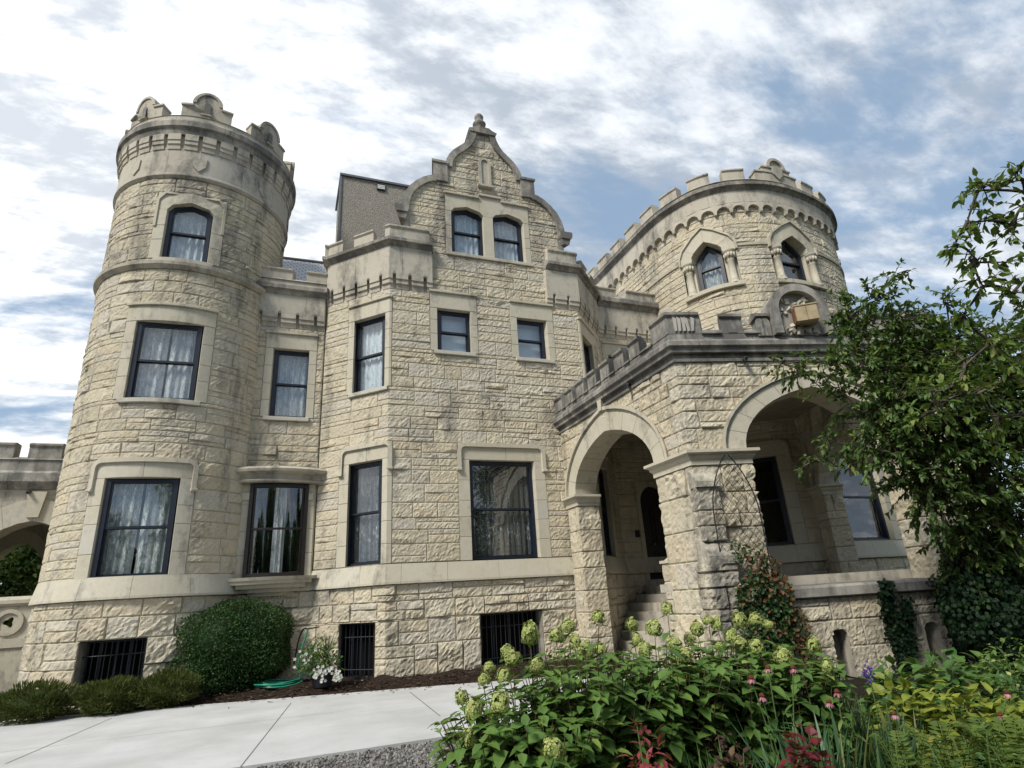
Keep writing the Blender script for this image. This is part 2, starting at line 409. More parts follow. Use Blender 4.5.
# rock-faced random ashlar laid along a path, every stone its own chiselled face
def stone(mb, path, ua, ub, za, zb, corners, amp, res, drop, mat):
    j = .007; w = ub - ua; h = zb - za
    nx = max(2, int(round((w - .05) / res))); nz = max(2, int(round((h - .05) / res)))
    U = np.concatenate([[ua, ua + j], np.linspace(ua + .024, ub - .024, nx + 1), [ub - j, ub]])
    for c in corners:
        if ua + .06 < c < ub - .06:
            k = np.argmin(abs(U - c)); k = min(max(k, 2), len(U) - 3); U[k] = c
    Z = np.concatenate([[za, za + j], np.linspace(za + .024, zb - .024, nz + 1), [zb - j, zb]])
    uu, zz = np.meshgrid(U, Z, indexing='ij')
    d = np.minimum(np.minimum(uu - ua, ub - uu), np.minimum(zz - za, zb - zz))
    cu, cz = (ua + ub) / 2, (za + zb) / 2
    H = np.full(uu.shape, 9.0)
    for _ in range(7):
        gu, gz = rng.normal(0, .24), rng.normal(-.03, .36); pu, pz = rng.uniform(-.5, .5) * w, rng.uniform(-.5, .5) * h
        H = np.minimum(H, amp * rng.uniform(.8, 1.9) + gu * (uu - cu - pu) + gz * (zz - cz - pz))
    H = np.clip(H, amp * .22, amp * 2.1) + rng.normal(0, amp * .17, uu.shape)
    t = np.clip((d - j) / .020, 0, 1); H = H * (t * t * (3 - 2 * t)) * .75 + np.where(d > j + 1e-6, amp * .25, 0)
    jit = np.where(d > .03, 1, 0); uu = uu + jit * rng.normal(0, res * .12, uu.shape); zz = zz + jit * rng.normal(0, res * .12, uu.shape)
    V = np.concatenate([path.at(uu.ravel(), 0) , zz.ravel()[:, None]], 1)
    off = path.at(uu.ravel(), 1.0) - path.at(uu.ravel(), 0); V[:, :2] += off * H.ravel()[:, None]
    nu, nzv = uu.shape; a = (np.arange(nu - 1)[:, None] * nzv + np.arange(nzv - 1)[None])
    Q = np.stack([a, a + nzv, a + nzv + 1, a + 1], -1)
    tone = rng.beta(2, 1.5) * .8 if rng.random() > .10 else .95
    T = np.full(a.shape, tone); T[0, :] = T[-1, :] = T[:, 0] = T[:, -1] = -1
    Q = Q.reshape(-1, 4); T = T.ravel()
    if drop is not None:
        cu_ = (uu[:-1, :-1] + uu[1:, 1:]).ravel() / 2; cz_ = (zz[:-1, :-1] + zz[1:, 1:]).ravel() / 2
        kx = ~drop(cu_, cz_); Q = Q[kx]; T = T[kx]
        if len(Q) == 0: return
    mb.add(V, Q, mat, T)
def masonry(mb, path, u0, u1, z0, z1, rects=(), drop=None, corners=(), amp=.045, res=.055, course=.38, mat=0, split=.48):
    rects = [r for r in rects if r[1] > u0 and r[0] < u1 and r[3] > z0 and r[2] < z1]
    lev = sorted({round(q, 3) for q in [z0, z1] + [v for r in rects for v in (r[2], r[3]) if z0 < v < z1]})
    Z = [lev[0]]
    for a, b in zip(lev[:-1], lev[1:]):
        n = max(1, int(round((b - a) / course))); e = np.linspace(a, b, n + 1); e[1:-1] += rng.uniform(-.2, .2, n - 1) * (b - a) / n
        Z += list(e[1:])
    def free(za, zb):
        iv = [(u0, u1)]
        for r in rects:
            if r[2] < zb - 1e-3 and r[3] > za + 1e-3:
                nv = []
                for a, b in iv:
                    if r[0] > a + .01: nv.append((a, min(b, r[0])))
                    if r[1] < b - .01: nv.append((max(a, r[1]), b))
                iv = [(a, b) for a, b in nv if b - a > .02]
        return iv
    def cuts(a, b, lo, hi):
        c = [a]
        while b - c[-1] > hi * 1.25:
            x = c[-1] + rng.uniform(lo, hi)
            for k in corners:
                if abs(x - k) < .16: x = k + (.2 if rng.random() < .5 else -.2)
            if x <= c[-1] + .12: x = c[-1] + .2
            if x > b - .12: break
            c.append(x)
        c.append(b); return c
    def put(a, b, za, zb): stone(mb, path, a, b, za, zb, corners, amp * rng.uniform(.75, 1.25), res, drop, mat)
    for za, zb in zip(Z[:-1], Z[1:]):
        h = zb - za
        for a, b in free(za, zb):
            c = cuts(a, b, .45, 1.15)
            for p, q in zip(c[:-1], c[1:]):
                if h > .27 and rng.random() < split and q - p > .3:
                    m_ = za + h * rng.choice([.36, .5, .62])
                    for (s0, s1) in ((za, m_), (m_, zb)):
                        cc = cuts(p, q, .3, .85)
                        for x, y in zip(cc[:-1], cc[1:]): put(x, y, s0, s1)
                else:
                    cc = cuts(p, q, .35, .7) if h > .33 else [p, q]
                    for x, y in zip(cc[:-1], cc[1:]): put(x, y, za, zb)
# ------------------------------------------------------------------ castle
castle = thing('castle', 'pale rock-faced limestone castle house with battlements, round tower, curved gable and arched porch', 'castle', (5.0, 15.0, 0))
FRONT = Path([(-1.5, 15.59), (.72, 15.59), (2.23, 14.08), (7.85, 14.08), (9.36, 15.59), (12.3, 15.59)])
def uT(x): return x + 1.5
def uA(s): return FRONT.u[2] - s
def uC(x): return FRONT.u[2] + x - 2.23
def uD(s): return FRONT.u[3] + s
def uE(x): return FRONT.u[4] + x - 9.36
FCORN = list(FRONT.u[1:-1])
TC, TR = np.array([-2.79, 16.82]), 2.2
def circle_path(c, r, n=120): a = np.linspace(-math.pi, math.pi, n + 1); return Path(np.c_[c[0] + r * np.sin(a), c[1] - r * np.cos(a)])
TOWER = circle_path(TC, TR)
def uW(deg): return TR * (R_(deg) + math.pi) * (TOWER.u[-1] / (2 * math.pi * TR))
def catmull(P, n=8):
    P = np.asarray(P, float); Q = np.vstack([2 * P[0] - P[1], P, 2 * P[-1] - P[-2]]); o = []
    for i in range(1, len(Q) - 2):
        t = np.linspace(0, 1, n, endpoint=False)[:, None]; a, b, c, d = Q[i - 1:i + 3]
        o.append(.5 * (2 * b + (c - a) * t + (2 * a - 5 * b + 4 * c - d) * t ** 2 + (3 * b - a - 3 * c + d) * t ** 3))
    o.append(P[-1:]); return np.concatenate(o)
REAR = Path(catmull([(11.8, 21), (11.8, 18.5), (11.8, 16.5), (11.85, 14.7), (12.2, 13.45), (12.75, 12.76), (13.5, 12.35), (14.45, 12.13), (15.6, 12.16), (16.9, 12.42), (17.9, 12.85), (18.75, 13.6), (19.3, 15), (19.4, 17.5), (19.4, 21)]))
E_R = np.array([math.cos(R_(14)), -math.sin(R_(14))]); N_R = np.array([math.sin(R_(14)), math.cos(R_(14))]); PC = np.array([6.9, 8.757])
def rp(s, n=0.0): return PC + E_R * s + N_R * n
PORCH = Path([(6.9, 14.08), PC, rp(5.6), rp(5.6, 3.5)])
def uL(y): return 14.08 - y
def uR(s): return PORCH.u[1] + s
def hit(path, px, py, o=0.0):
    d = (px - 512) / FPX * CX - (py - 384) / FPX * CU + CF; P = path.at(path.u, o); best = None
    for i in range(len(P) - 1):
        a, b = P[i], P[i + 1] - P[i]; det = -d[0] * b[1] + b[0] * d[1]
        if abs(det) < 1e-9: continue
        t = (-a[0] * b[1] + b[0] * a[1]) / det; q = (d[0] * a[1] - d[1] * a[0]) / det
        if t > 0 and -1e-6 <= q <= 1 and (best is None or t < best[0]): best = (t, path.u[i] + q * (path.u[i + 1] - path.u[i]))
    return best[1], EYE + d[2] * best[0]

# ---- windows
def inset(poly, d):
    P = np.asarray(poly, float); n = len(P); o = []
    for i in range(n):
        a, b, c = P[i - 1], P[i], P[(i + 1) % n]; e0 = (b - a) / np.linalg.norm(b - a); e1 = (c - b) / np.linalg.norm(c - b)
        n0, n1 = np.array([-e0[1], e0[0]]), np.array([-e1[1], e1[0]]); mm = n0 + n1; mm /= np.linalg.norm(mm); o.append(b + mm * d / max(.3, mm @ n0))
    return np.asarray(o)
def clipz(poly, zc, keep_above):
    o = []; n = len(poly)
    for i in range(n):
        a, b = np.asarray(poly[i]), np.asarray(poly[(i + 1) % n]); ia = (a[1] >= zc) == keep_above; ib = (b[1] >= zc) == keep_above
        if ia: o.append(a)
        if ia != ib: o.append(a + (b - a) * (zc - a[1]) / (b[1] - a[1]))
    return np.asarray(o)
class Frame3:
    def __init__(s, path, u0, u1, set_):
        s.p = path.at(u0, set_); q = path.at(u1, set_); s.W = np.linalg.norm(q - s.p); s.x = (q - s.p) / s.W; s.n = np.array([s.x[1], -s.x[0]])
    def w(s, A, y):
        A = np.asarray(A, float); xy = s.p + A[:, :1] * s.x + y * s.n; return np.c_[xy, A[:, 1]]
def polyring(mb, fr, A, B, y0, y1, mat=0, tone=.5):
    n = len(A); V = np.concatenate([fr.w(A, y1), fr.w(B, y1), fr.w(A, y0), fr.w(B, y0)]); F = []
    for i in range(n):
        j = (i + 1) % n; F += [(i, j, n + j, n + i), (n + i, n + j, 3 * n + j, 3 * n + i), (j, i, 2 * n + i, 2 * n + j), (2 * n + j, 2 * n + i, 3 * n + i, 3 * n + j)]
    mb.add(V, F, mat, tone)
def window(path, u0, u1, z0, z1, top='flat', frame='navy', cur='lace', rail=.5, set_=-.24, parts=True, cover=1.0, peak=.22, fw=.082):
    fr = Frame3(path, u0, u1, set_); W = fr.W; e = .012
    if top == 'flat': poly = [(-e, z0 - e), (W + e, z0 - e), (W + e, z1 + e), (-e, z1 + e)]
    elif top == 'peak': poly = [(-e, z0 - e), (W + e, z0 - e), (W + e, z1 - peak), (W * .9, z1 - peak * .45), (W / 2, z1 + e), (W * .1, z1 - peak * .45), (-e, z1 - peak)]
    else: poly = [(-e, z0 - e), (W + e, z0 - e), (W + e, z1 - .5), (W / 2, z1 + e), (-e, z1 - .5)]
    poly = np.asarray(poly); mb = MB(); polyring(mb, fr, poly, inset(poly, fw), -.02, .12)
    root = mb.build('window', M[frame], castle)
    inn = inset(poly, fw - .012); zm = z0 + (z1 - z0) * rail; sw = .05
    up = clipz(inn, zm - .02, True); lo = clipz(inn, zm + .02, False)
    mb = MB(); polyring(mb, fr, up, inset(up, sw), .045, .095); mb.build('sash', M[frame], root)
    mb = MB(); polyring(mb, fr, lo, inset(lo, sw), -.005, .04); mb.build('sash', M[frame], root)
    mb = MB(); a = inset(up, sw - .01); b = inset(lo, sw - .01)
    mb.add(fr.w(a, .07), [tuple(range(len(a)))]); mb.add(fr.w(b, .018), [tuple(range(len(b)))])
    mb.build('pane', M['glass'], root)
    if cur:
        mb = MB(); nx, nz = 48, 10; zt = z0 + (z1 - z0) * cover if cover < 1 else z1 - (.0 if top == 'flat' else .05)
        xs = np.linspace(.0, W, nx); zs = np.linspace(z0, zt, nz); X, Z = np.meshgrid(xs, zs, indexing='ij')
        if top != 'flat': Z = np.minimum(Z, np.interp(X, [0, W / 2, W], [z1 - peak if top == 'peak' else z1 - .5, z1, z1 - peak if top == 'peak' else z1 - .5]))
        ph = rng.uniform(0, 6); y = -.075 + .022 * np.sin(X / W * 9 * 2 * math.pi * max(.6, W / 1.4) + ph) + .012 * np.sin(X / W * 31 + 2 * ph)
        if cur in ('blind',): y = np.full(X.shape, -.12)
        if cur.startswith('lace'): y = y - .05 * np.exp(-((X - W * .47) / (W * .03)) ** 2)
        xy = fr.p + X.ravel()[:, None] * fr.x + y.ravel()[:, None] * fr.n; V = np.c_[xy, Z.ravel()]
        k = np.arange(nx - 1)[:, None] * nz + np.arange(nz - 1)[None]; Q = np.stack([k, k + nz, k + nz + 1, k + 1], -1)
        if cur in ('lace', 'lace_low') and W > 1: Q = np.delete(Q, [nx * 46 // 100, nx * 46 // 100 + 1], 0)
        Q = Q.reshape(-1, 4)
        mb.add(V, Q); mb.uv = np.c_[X.ravel(), (Z.ravel() - z0) / (z1 - z0)]; mb.build('curtain', M[cur], root, smooth=True)
    mb = MB(); A = np.asarray([(-.05, z0 - .05), (W + .05, z0 - .05), (W + .05, z1 + .05), (-.05, z1 + .05)])
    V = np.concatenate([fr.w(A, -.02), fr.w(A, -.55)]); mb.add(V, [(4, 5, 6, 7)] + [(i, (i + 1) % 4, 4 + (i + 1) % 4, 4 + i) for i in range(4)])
    mb.build('dark_box', M['void'], root)  # black box added behind the pane, its colour stands for the room's darkness
    return root
def jambs(mb, path, u0, u1, z0, z1, jl, jr, step=.48, o0=-.32, o1=.025, sides=(0, 1)):
    n = max(1, int(round((z1 - z0) / step)))
    for side in sides:
        e = np.linspace(z0, z1, n + 1); e[1:-1] += rng.uniform(-.08, .08, n - 1)
        for a, b in zip(e[:-1], e[1:]):
            pbox(mb, path, (u0 - jl) if side == 0 else u1, u0 if side == 0 else (u1 + jr), a + .003, b - .003, o0, o1, 0, rng.uniform(.2, .9))
def surround(root, *a, **k):
    """smooth stone round one window, built as a part of it; returns the rectangle kept clear of rough stone"""
    mb = MB(); r = surround_(mb, *a, **k); mb.build('surround', M['smooth'], root); return r if isinstance(r, list) else [r]
def surround_(mb, path, u0, u1, z0, z1, kind, jl=.29, jr=.29, top=.42, peak=.22):
    if kind == 'hood':
        jambs(mb, path, u0, u1, z0, z1, jl, jr)
        blocks(mb, path, u0 - jl, u1 + jr, z1 + .002, z1 + top, -.32, .022, .95)
        a, b, zt, r = u0 - jl, u1 + jr, z1 + top, .2
        def corner(off):
            rr = r - off; o = [(a + off, z1 - .22), (a + off, zt - r)]
            o += [(a + r - rr * math.cos(t), zt - r + rr * math.sin(t)) for t in np.linspace(0, math.pi / 2, 6)[1:]]
            o += [(a + r + (b - a - 2 * r) * q, zt - off) for q in np.linspace(0, 1, 7)[1:-1]]
            o += [(b - r + rr * math.sin(t), zt - r + rr * math.cos(t)) for t in np.linspace(0, math.pi / 2, 6)]
            o += [(b - off, z1 - .22)]; return o
        ring(mb, path, corner(.085), corner(-.012), 0, .085, 0, 6, .002)
        for q in (a, b): pbox(mb, path, q - .03 if q == a else q - .09, q + .09 if q == a else q + .03, z1 - .28, z1 - .22, 0, .11, 0, .6)
        return (a, b, z0, zt)
    if kind == 'flat':
        jambs(mb, path, u0, u1, z0, z1, jl, jr)
        pbox(mb, path, u0 - jl, u1 + jr, z1 + .002, z1 + top, -.32, .03, 0, .6)
        pbox(mb, path, u0 - jl - .02, u1 + jr + .02, z1 + top, z1 + top + .07, -.05, .085, 0, .35)
        pbox(mb, path, u0 - .1, u1 + .1, z0 - .1, z0, -.3, .09, 0, .95)
        return [(u0 - .1, u1 + .1, z0 - .1, z0), (u0 - jl, u1 + jr, z0, z1 + top + .07)]
    if kind == 'peak':
        jambs(mb, path, u0, u1, z0, z1 - peak, jl, jr, .42)
        inn = [(u0, z1 - peak), (u0 + (u1 - u0) * .1, z1 - peak * .45), ((u0 + u1) / 2, z1), (u1 - (u1 - u0) * .1, z1 - peak * .45), (u1, z1 - peak)]
        outr = [(u0 - jl, z1 - peak), (u0 - jl, z1 + top), ((u0 + u1) / 2, z1 + top), (u1 + jr, z1 + top), (u1 + jr, z1 - peak)]
        ring(mb, path, inn, outr, -.32, .025, 0, 4)
        pbox(mb, path, u0 - .12, u1 + .12, z0 - .1, z0, -.3, .08, 0, .5)
        return [(u0 - .12, u1 + .12, z0 - .1, z0), (u0 - jl, u1 + jr, z0, z1 + top)]
def sweepb(mb, path, u0, u1, prof, step=1.1, corners=(), gap=.003, mat=0):
    e = [u0]
    while u1 - e[-1] > step * 1.4:
        x = e[-1] + step * rng.uniform(.75, 1.2)
        for c in corners:
            if abs(x - c) < .3: x = c + .35
        e.append(x)
    e.append(u1)
    for a, b in zip(e[:-1], e[1:]): sweep(mb, path, a + gap, b - gap, prof, mat, rng.uniform(.2, .9))
SILL = [(-.1, 2.03), (.105, 2.03), (.105, 2.075), (.02, 2.47), (-.1, 2.47)]
def bars(path, u0, u1, z0, z1, n):
    jm = MB(); jambs(jm, path, u0, u1, z0, z1 - .01, .0, .0)
    fr = Frame3(path, u0, u1, -.2); W = fr.W; mb = MB()
    A = np.asarray([(-.02, z0), (W + .02, z0), (W + .02, z1), (-.02, z1)]); V = np.concatenate([fr.w(A, -.22), fr.w(A, .1)])
    mb.add(V, [(0, 1, 2, 3)]); root = mb.build('basement_window', M['void'], castle); jm.build('reveal', M['smooth'], root)  # near-black sheet painted for the dark behind the basement sash
    mb = MB()
    for i in range(n):
        x = W * (i + .5) / n; p = fr.w([(x, z0), (x, z1)], .06); tube(mb, p, .011, 6)
    for zz in (z0 + (z1 - z0) * .16, z1 - (z1 - z0) * .26): tube(mb, fr.w([(-.02, zz), (W + .02, zz)], .06), .013, 6)
    mb.build('bars', M['iron'], root)
    mb = MB(); B = inset(np.asarray([(0, z0), (W, z0), (W, z1), (0, z1)]), .05); polyring(mb, fr, np.asarray([(0, z0), (W, z0), (W, z1), (0, z1)]), B, -.12, -.04)
    xs = np.linspace(0, W, 5)[1:-1]
    for x in xs: mb.add(np.concatenate([fr.w([(x - .02, z0), (x + .02, z0), (x + .02, z1), (x - .02, z1)], -.05)]), [(0, 1, 2, 3)])
    mb.build('sash', M['navy'], root)

# ---- central bay, its two splayed sides and the set-back walls beside it
holes = []
UA0, UA1 = uA(2.135), uA(0); UC1 = uC(7.85)
# ground floor
def gw(u0, u1, z0=2.48, z1=4.93, cur='lace_dim', **k):
    holes.extend(surround(window(FRONT, u0, u1, z0, z1, 'flat', 'navy', cur), FRONT, u0, u1, z0, z1, 'hood', **k))
gw(uC(4.27), uC(6.05))
gw(uA(1.16), uA(.15), jl=.28, jr=.26)
gw(uD(.15), uD(1.16), jl=.26, jr=.28)
# first floor
def fw_(u0, u1, z0, z1, cur, top=.47, **k):
    holes.extend(surround(window(FRONT, u0, u1, z0, z1, 'flat', 'navy', cur, **k), FRONT, u0, u1, z0, z1, 'flat', .19, .19, top))
fw_(uC(3.51), uC(4.45), 7.87, 9.14, 'blind')
fw_(uC(5.83), uC(6.77), 7.87, 9.12, 'blind')
fw_(uA(1.14), uA(.13), 6.78, 8.87, 'sheer', .42, cover=.99)
fw_(uD(.13), uD(1.14), 6.78, 8.87, None, .42)
fw_(uT(-.58), uT(.33), 6.29, 8.2, 'lace', .42)
fw_(uE(9.62), uE(10.2), 7.2, 8.93, None, .40)
# gable pair
for a, b in ((3.98, 4.97), (5.27, 6.27)): window(FRONT, uC(a), uC(b), 10.98, 12.62, 'peak', 'navy', 'sheer', .5)
sm = MB()
jambs(sm, FRONT, uC(3.98), uC(6.27), 10.98, 12.40, .17, .17, .45)
pbox(sm, FRONT, uC(4.97), uC(5.27), 10.98, 12.40, -.32, .03, 0, .8)
for a, b, l, r in ((3.98, 4.97, .17, .15), (5.27, 6.27, .15, .17)):
    A, B = uC(a), uC(b); ring(sm, FRONT, [(A, 12.40), (A + .1, 12.52), ((A + B) / 2, 12.63), (B - .1, 12.52), (B, 12.40)], [(A - l, 12.40), (A - l, 12.98), ((A + B) / 2, 12.98), (B + r, 12.98), (B + r, 12.40)], -.32, .03, 0, 2, .002)
pbox(sm, FRONT, uC(3.80), uC(4.85), 12.98, 13.05, -.05, .09, 0, .3); pbox(sm, FRONT, uC(5.55), uC(6.45), 12.98, 13.05, -.05, .09, 0, .3); pbox(sm, FRONT, uC(4.85), uC(5.55), 13.1, 13.17, -.05, .09, 0, .3)
pbox(sm, FRONT, uC(4.87), uC(5.53), 12.98, 13.1, -.05, .03, 0, .6)
pbox(sm, FRONT, uC(3.81), uC(6.44), 10.88, 10.98, -.3, .07, 0, .4)
holes.append((uC(3.81), uC(6.44), 10.88, 12.98))
sm.build('gable_window_surround', M['smooth'], castle)
sm = MB(); sweepb(sm, FRONT, uT(-1.2), uE(12.0), SILL, 1.15, FCORN); sm.build('sill_course', M['smooth'], castle)
# basement openings
holes += [(uC(4.41), uC(5.97), .1, 1.27), (uA(1.27), uA(.28), .1, 1.25)]
bars(FRONT, uC(4.41), uC(5.97), .1, 1.27, 13); bars(FRONT, uA(1.27), uA(.28), .1, 1.25, 9)
# door and bell
holes.append((uE(9.98), uE(11.3), 1.66, 4.72))
# bowed window of the set-back wall
BOW = Path([(x, 15.59 - .30 * (1 - ((x + .2) / 1.05) ** 2)) for x in np.linspace(-1.22, .82, 15)])
holes.append((uT(-1.16), uT(.66), 2.47, 4.86))

def halfw(z):       # half-width of the curved gable outline
    return np.interp(z, [11.1, 12.3, 12.7, 13.1, 13.35, 13.5, 13.501, 14.0, 14.001, 14.25, 14.55, 14.8, 15.0, 15.25, 15.55], [2.5, 2.5, 2.42, 2.2, 1.9, 1.6, 1.6, 1.6, 1.2, 1.16, 1.0, .76, .57, .43, .36])
GC = uC(5.08)
def gdrop(u, z): return (z > 11.1) & (np.abs(u - GC) > halfw(z) - .1)
rk = MB()
masonry(rk, FRONT, uT(-1.25), uE(11.9), 0, 2.03, holes, None, FCORN, .062, .05, .47)
masonry(rk, FRONT, uT(-1.25), UA0 - .02, 2.47, 8.82, holes, None, [], .037, .05, .36)
masonry(rk, FRONT, UA0 + .0, uD(2.135), 2.47, 9.58, holes, None, FCORN, .037, .046, .36)
masonry(rk, FRONT, uE(9.36), uE(11.9), 2.47, 9.55, holes, None, [], .037, .05, .36)
masonry(rk, FRONT, uC(3.36), uC(6.84), 9.58, 11.1, holes, None, [], .037, .046, .36)
masonry(rk, FRONT, GC - 2.52, GC + 2.52, 11.1, 15.56, holes, gdrop, [], .034, .045, .33, 1)
bay = rk.build('front_wall', [M['rock'], M['rockw']], castle)

# ---- corbelled friezes, cornices and battlements of the bay
def frieze(path, u0, u1, zb, zs, zt, n_slots, corners=(), name='frieze'):
    """plain band zs..zt oversailing a row of stepped corbels zb..zs with narrow gaps between them"""
    mb = MB(); sweepb(mb, path, u0, u1, [(-.1, zs), (.12, zs), (.12, zt), (-.1, zt)], 1.3, corners)
    w = (u1 - u0) / n_slots; g = .045
    e = [u0] + [u0 + w * (i + .5) for i in range(n_slots)] + [u1]; h = zs - zb
    for i, (a, b) in enumerate(zip(e[:-1], e[1:])):
        a2 = a + (g if i else 0); b2 = b - (g if i < n_slots else 0)
        t = rng.uniform(.3, .8)
        sweep(mb, path, a2, b2, [(-.02, zb), (.02, zb), (.04, zb + h * .30), (.085, zb + h * .34), (.085, zb + h * .62), (.118, zb + h * .66), (.118, zs + .004), (-.02, zs + .004)], 0, t)
    sweep(mb, path, u0, u1, [(-.12, zb - .02), (.004, zb - .02), (.004, zs + .01), (-.12, zs + .01)], 0, .5)
    for i in range(n_slots):   # dark plate on the face, painted in for each gap's shaded arched head
        c = e[i + 1]; pts = [(c - g, zs)] + [(c - g * math.cos(t), zs + .07 * math.sin(t)) for t in np.linspace(0, math.pi, 5)] + [(c + g, zs)]
        slab(mb, path, pts, .115, .1225, 1)
    return mb.build(name, [M['frieze'], M['porchpar']], castle)
def cornice(mb, path, u0, u1, z0, z1, oh, corners=(), o_in=-.35, step=1.4):
    h = z1 - z0
    sweepb(mb, path, u0, u1, [(o_in, z0), (.13, z0), (oh * .72, z0 + h * .35), (oh, z0 + h * .45), (oh, z0 + h * .8), (oh * .75, z1), (o_in, z1)], step, corners)
def crenels(mb, path, u0, u1, z0, zb, zt, merlons, o1=.1, th=.32, corners=(), cap=.09):
    """parapet z0..zb with merlons [(ua, ub)] rising to zt, each with a sloped cap"""
    sweepb(mb, path, u0, u1, [(o1 - th, z0), (o1, z0), (o1, zb - .08), (o1 + .04, zb - .08), (o1 - .06, zb), (o1 - th, zb)], 1.5, corners)
    for a, b in merlons:
        sweep(mb, path, a, b, [(o1 - th, zb), (o1 - .005, zb - .05), (o1, zt - cap - .05), (o1 + .045, zt - cap), (o1 + .045, zt - cap + .045), (o1 - .08, zt), (o1 - th, zt)], 0, rng.uniform(.1, .8))
ks = [FRONT.u[2]]
frieze(FRONT, UA0, uC(3.40), 9.58, 9.98, 10.84, 8, ks)
frieze(FRONT, uC(6.80), uD(2.135) , 9.58, 9.98, 10.80, 7, [FRONT.u[3]])
frieze(FRONT, uE(9.36), uE(11.85), 9.55, 9.93, 10.64, 6)
frieze(FRONT, uT(-1.2), uT(.70), 8.82, 9.2, 9.76, 4)
cp = MB(); cornice(cp, FRONT, UA0 - .12, uC(3.42), 10.84, 11.1, .27, ks); cp.build('cornice', M['coping'], castle)
cp = MB(); cornice(cp, FRONT, uC(6.80), uD(2.135), 10.82, 11.1, .27, [FRONT.u[3]]); cp.build('cornice', M['coping'], castle)
cp = MB(); cornice(cp, FRONT, uE(9.30), uE(11.85), 10.64, 11.05, .27); cp.build('cornice', M['coping'], castle)
cp = MB(); cornice(cp, FRONT, uT(-1.3), uT(.80), 9.76, 10.08, .25); cp.build('cornice', M['coping'], castle)
pp = MB(); crenels(pp, FRONT, UA0 - .1, uC(3.32), 11.1, 11.2, 11.56, [(UA0 - .1, uA(1.62)), (uA(1.22), uA(.55)), (uA(.16), uC(3.32))], .12, .34, ks); pp.build('parapet', M['frieze'], castle)
pp = MB(); crenels(pp, FRONT, uC(6.92), uD(2.1), 11.1, 11.2, 11.58, [(uC(6.92), uD(.1)), (uD(.5), uD(1.1)), (uD(1.5), uD(2.1))], .12, .34, [FRONT.u[3]]); pp.build('parapet', M['frieze'], castle)
pp = MB(); crenels(pp, FRONT, uE(9.36), uE(11.8), 11.05, 11.12, 11.45, [(uE(9.36), uE(10.15)), (uE(10.55), uE(11.8))], .12, .34); pp.build('parapet', M['frieze'], castle)
pp = MB(); crenels(pp, FRONT, uT(-1.25), uT(.72), 10.08, 10.3, 10.62, [(uT(-1.25), uT(-.22)), (uT(.16), uT(.72))], .12, .34); pp.build('parapet', M['frieze'], castle)

# ---- curved gable: coping, kneelers, niche, finial
gz = [11.1, 12.3, 12.52, 12.7, 12.92, 13.1, 13.25, 13.38, 13.47, 13.5]
lobe1 = [(2.5, 12.2), (2.49, 12.4), (2.42, 12.7), (2.3, 12.95), (2.12, 13.17), (1.9, 13.36), (1.7, 13.47), (1.55, 13.5)]
lobe2 = [(1.2, 13.98), (1.17, 14.22), (1.08, 14.42), (.95, 14.61), (.78, 14.78), (.62, 14.94), (.50, 15.12), (.42, 15.32), (.36, 15.56)]
def off(pl, d):
    P = np.asarray(pl); t = np.gradient(P, axis=0); t /= np.linalg.norm(t, axis=1)[:, None]; return P + np.c_[-t[:, 1], t[:, 0]] * d
gc = MB()
for s in (-1, 1):
    for pl in (lobe1, lobe2):
        I, O = off(pl, .17), off(pl, -.03)
        I = [(GC + s * x, z) for x, z in I]; O = [(GC + s * x, z) for x, z in O]
        ring(gc, FRONT, I, O, -.55, .09, 0, 3, .002, True)
    a, b = sorted((GC + s * 1.62, GC + s * 1.18))
    slab(gc, FRONT, [(a, 13.38), (b, 13.38), (b, 14.02), (a, 14.02)], -.55, .085)
    slab(gc, FRONT, [(a - .03, 14.02), (b + .03, 14.02), (b + .03, 14.1), (a - .03, 14.1)], -.55, .12)
    c = GC + s * 2.52   # scroll stones at the gable's feet
    slab(gc, FRONT, [(c - .16, 12.02), (c + .16, 12.02), (c + .2, 12.12), (c + .2, 12.26), (c - .2, 12.26), (c - .2, 12.12)], -.5, .16)
    slab(gc, FRONT, [(c - .1, 11.82), (c + .1, 11.82), (c + .15, 12.02), (c - .15, 12.02)], -.4, .12)
    a2, b2 = sorted((GC + s * 2.5, GC + s * 2.3)); pbox(gc, FRONT, a2, b2, 11.1, 12.2, -.5, .02, 0, .4)
slab(gc, FRONT, [(GC - .42, 15.5), (GC + .42, 15.5), (GC + .46, 15.6), (GC + .3, 15.66), (GC + .2, 15.74), (GC - .2, 15.74), (GC - .3, 15.66), (GC - .46, 15.6)], -.5, .12)
gc.build('gable_coping', M['coping'], castle)
nc = MB(); arc = [(GC - .11, 13.55), (GC + .11, 13.55), (GC + .11, 14.36)] + [(GC + .11 * math.cos(t), 14.36 + .11 * math.sin(t)) for t in np.linspace(0, math.pi, 7)[1:]]
slab(nc, FRONT, arc, -.02, .055, 0, .3)
ring(nc, FRONT, [(GC - .11, 13.52), (GC - .11, 14.36)] + [(GC - .11 * math.cos(t), 14.36 + .11 * math.sin(t)) for t in np.linspace(0, math.pi, 7)[1:]] + [(GC + .11, 13.52)],
     [(GC - .19, 13.52), (GC - .19, 14.36)] + [(GC - .19 * math.cos(t), 14.36 + .19 * math.sin(t)) for t in np.linspace(0, math.pi, 7)[1:]] + [(GC + .19, 13.52)], 0, .10, 0, 9)
pbox(nc, FRONT, GC - .24, GC + .24, 13.44, 13.52, -.02, .13)
nc.build('gable_niche', M['frieze'], castle)
fx = FRONT.at(GC, -.22); fi = MB()
lathe(fi, (fx[0], fx[1], 15.74), [(.19, 0), (.22, .06), (.13, .12), (.11, .22), (.20, .31), (.22, .40), (.16, .49), (.10, .54), (.14, .62), (.15, .70), (.1, .79), (.03, .86)], 16)
fi.build('finial', M['coping'], castle, smooth=True)

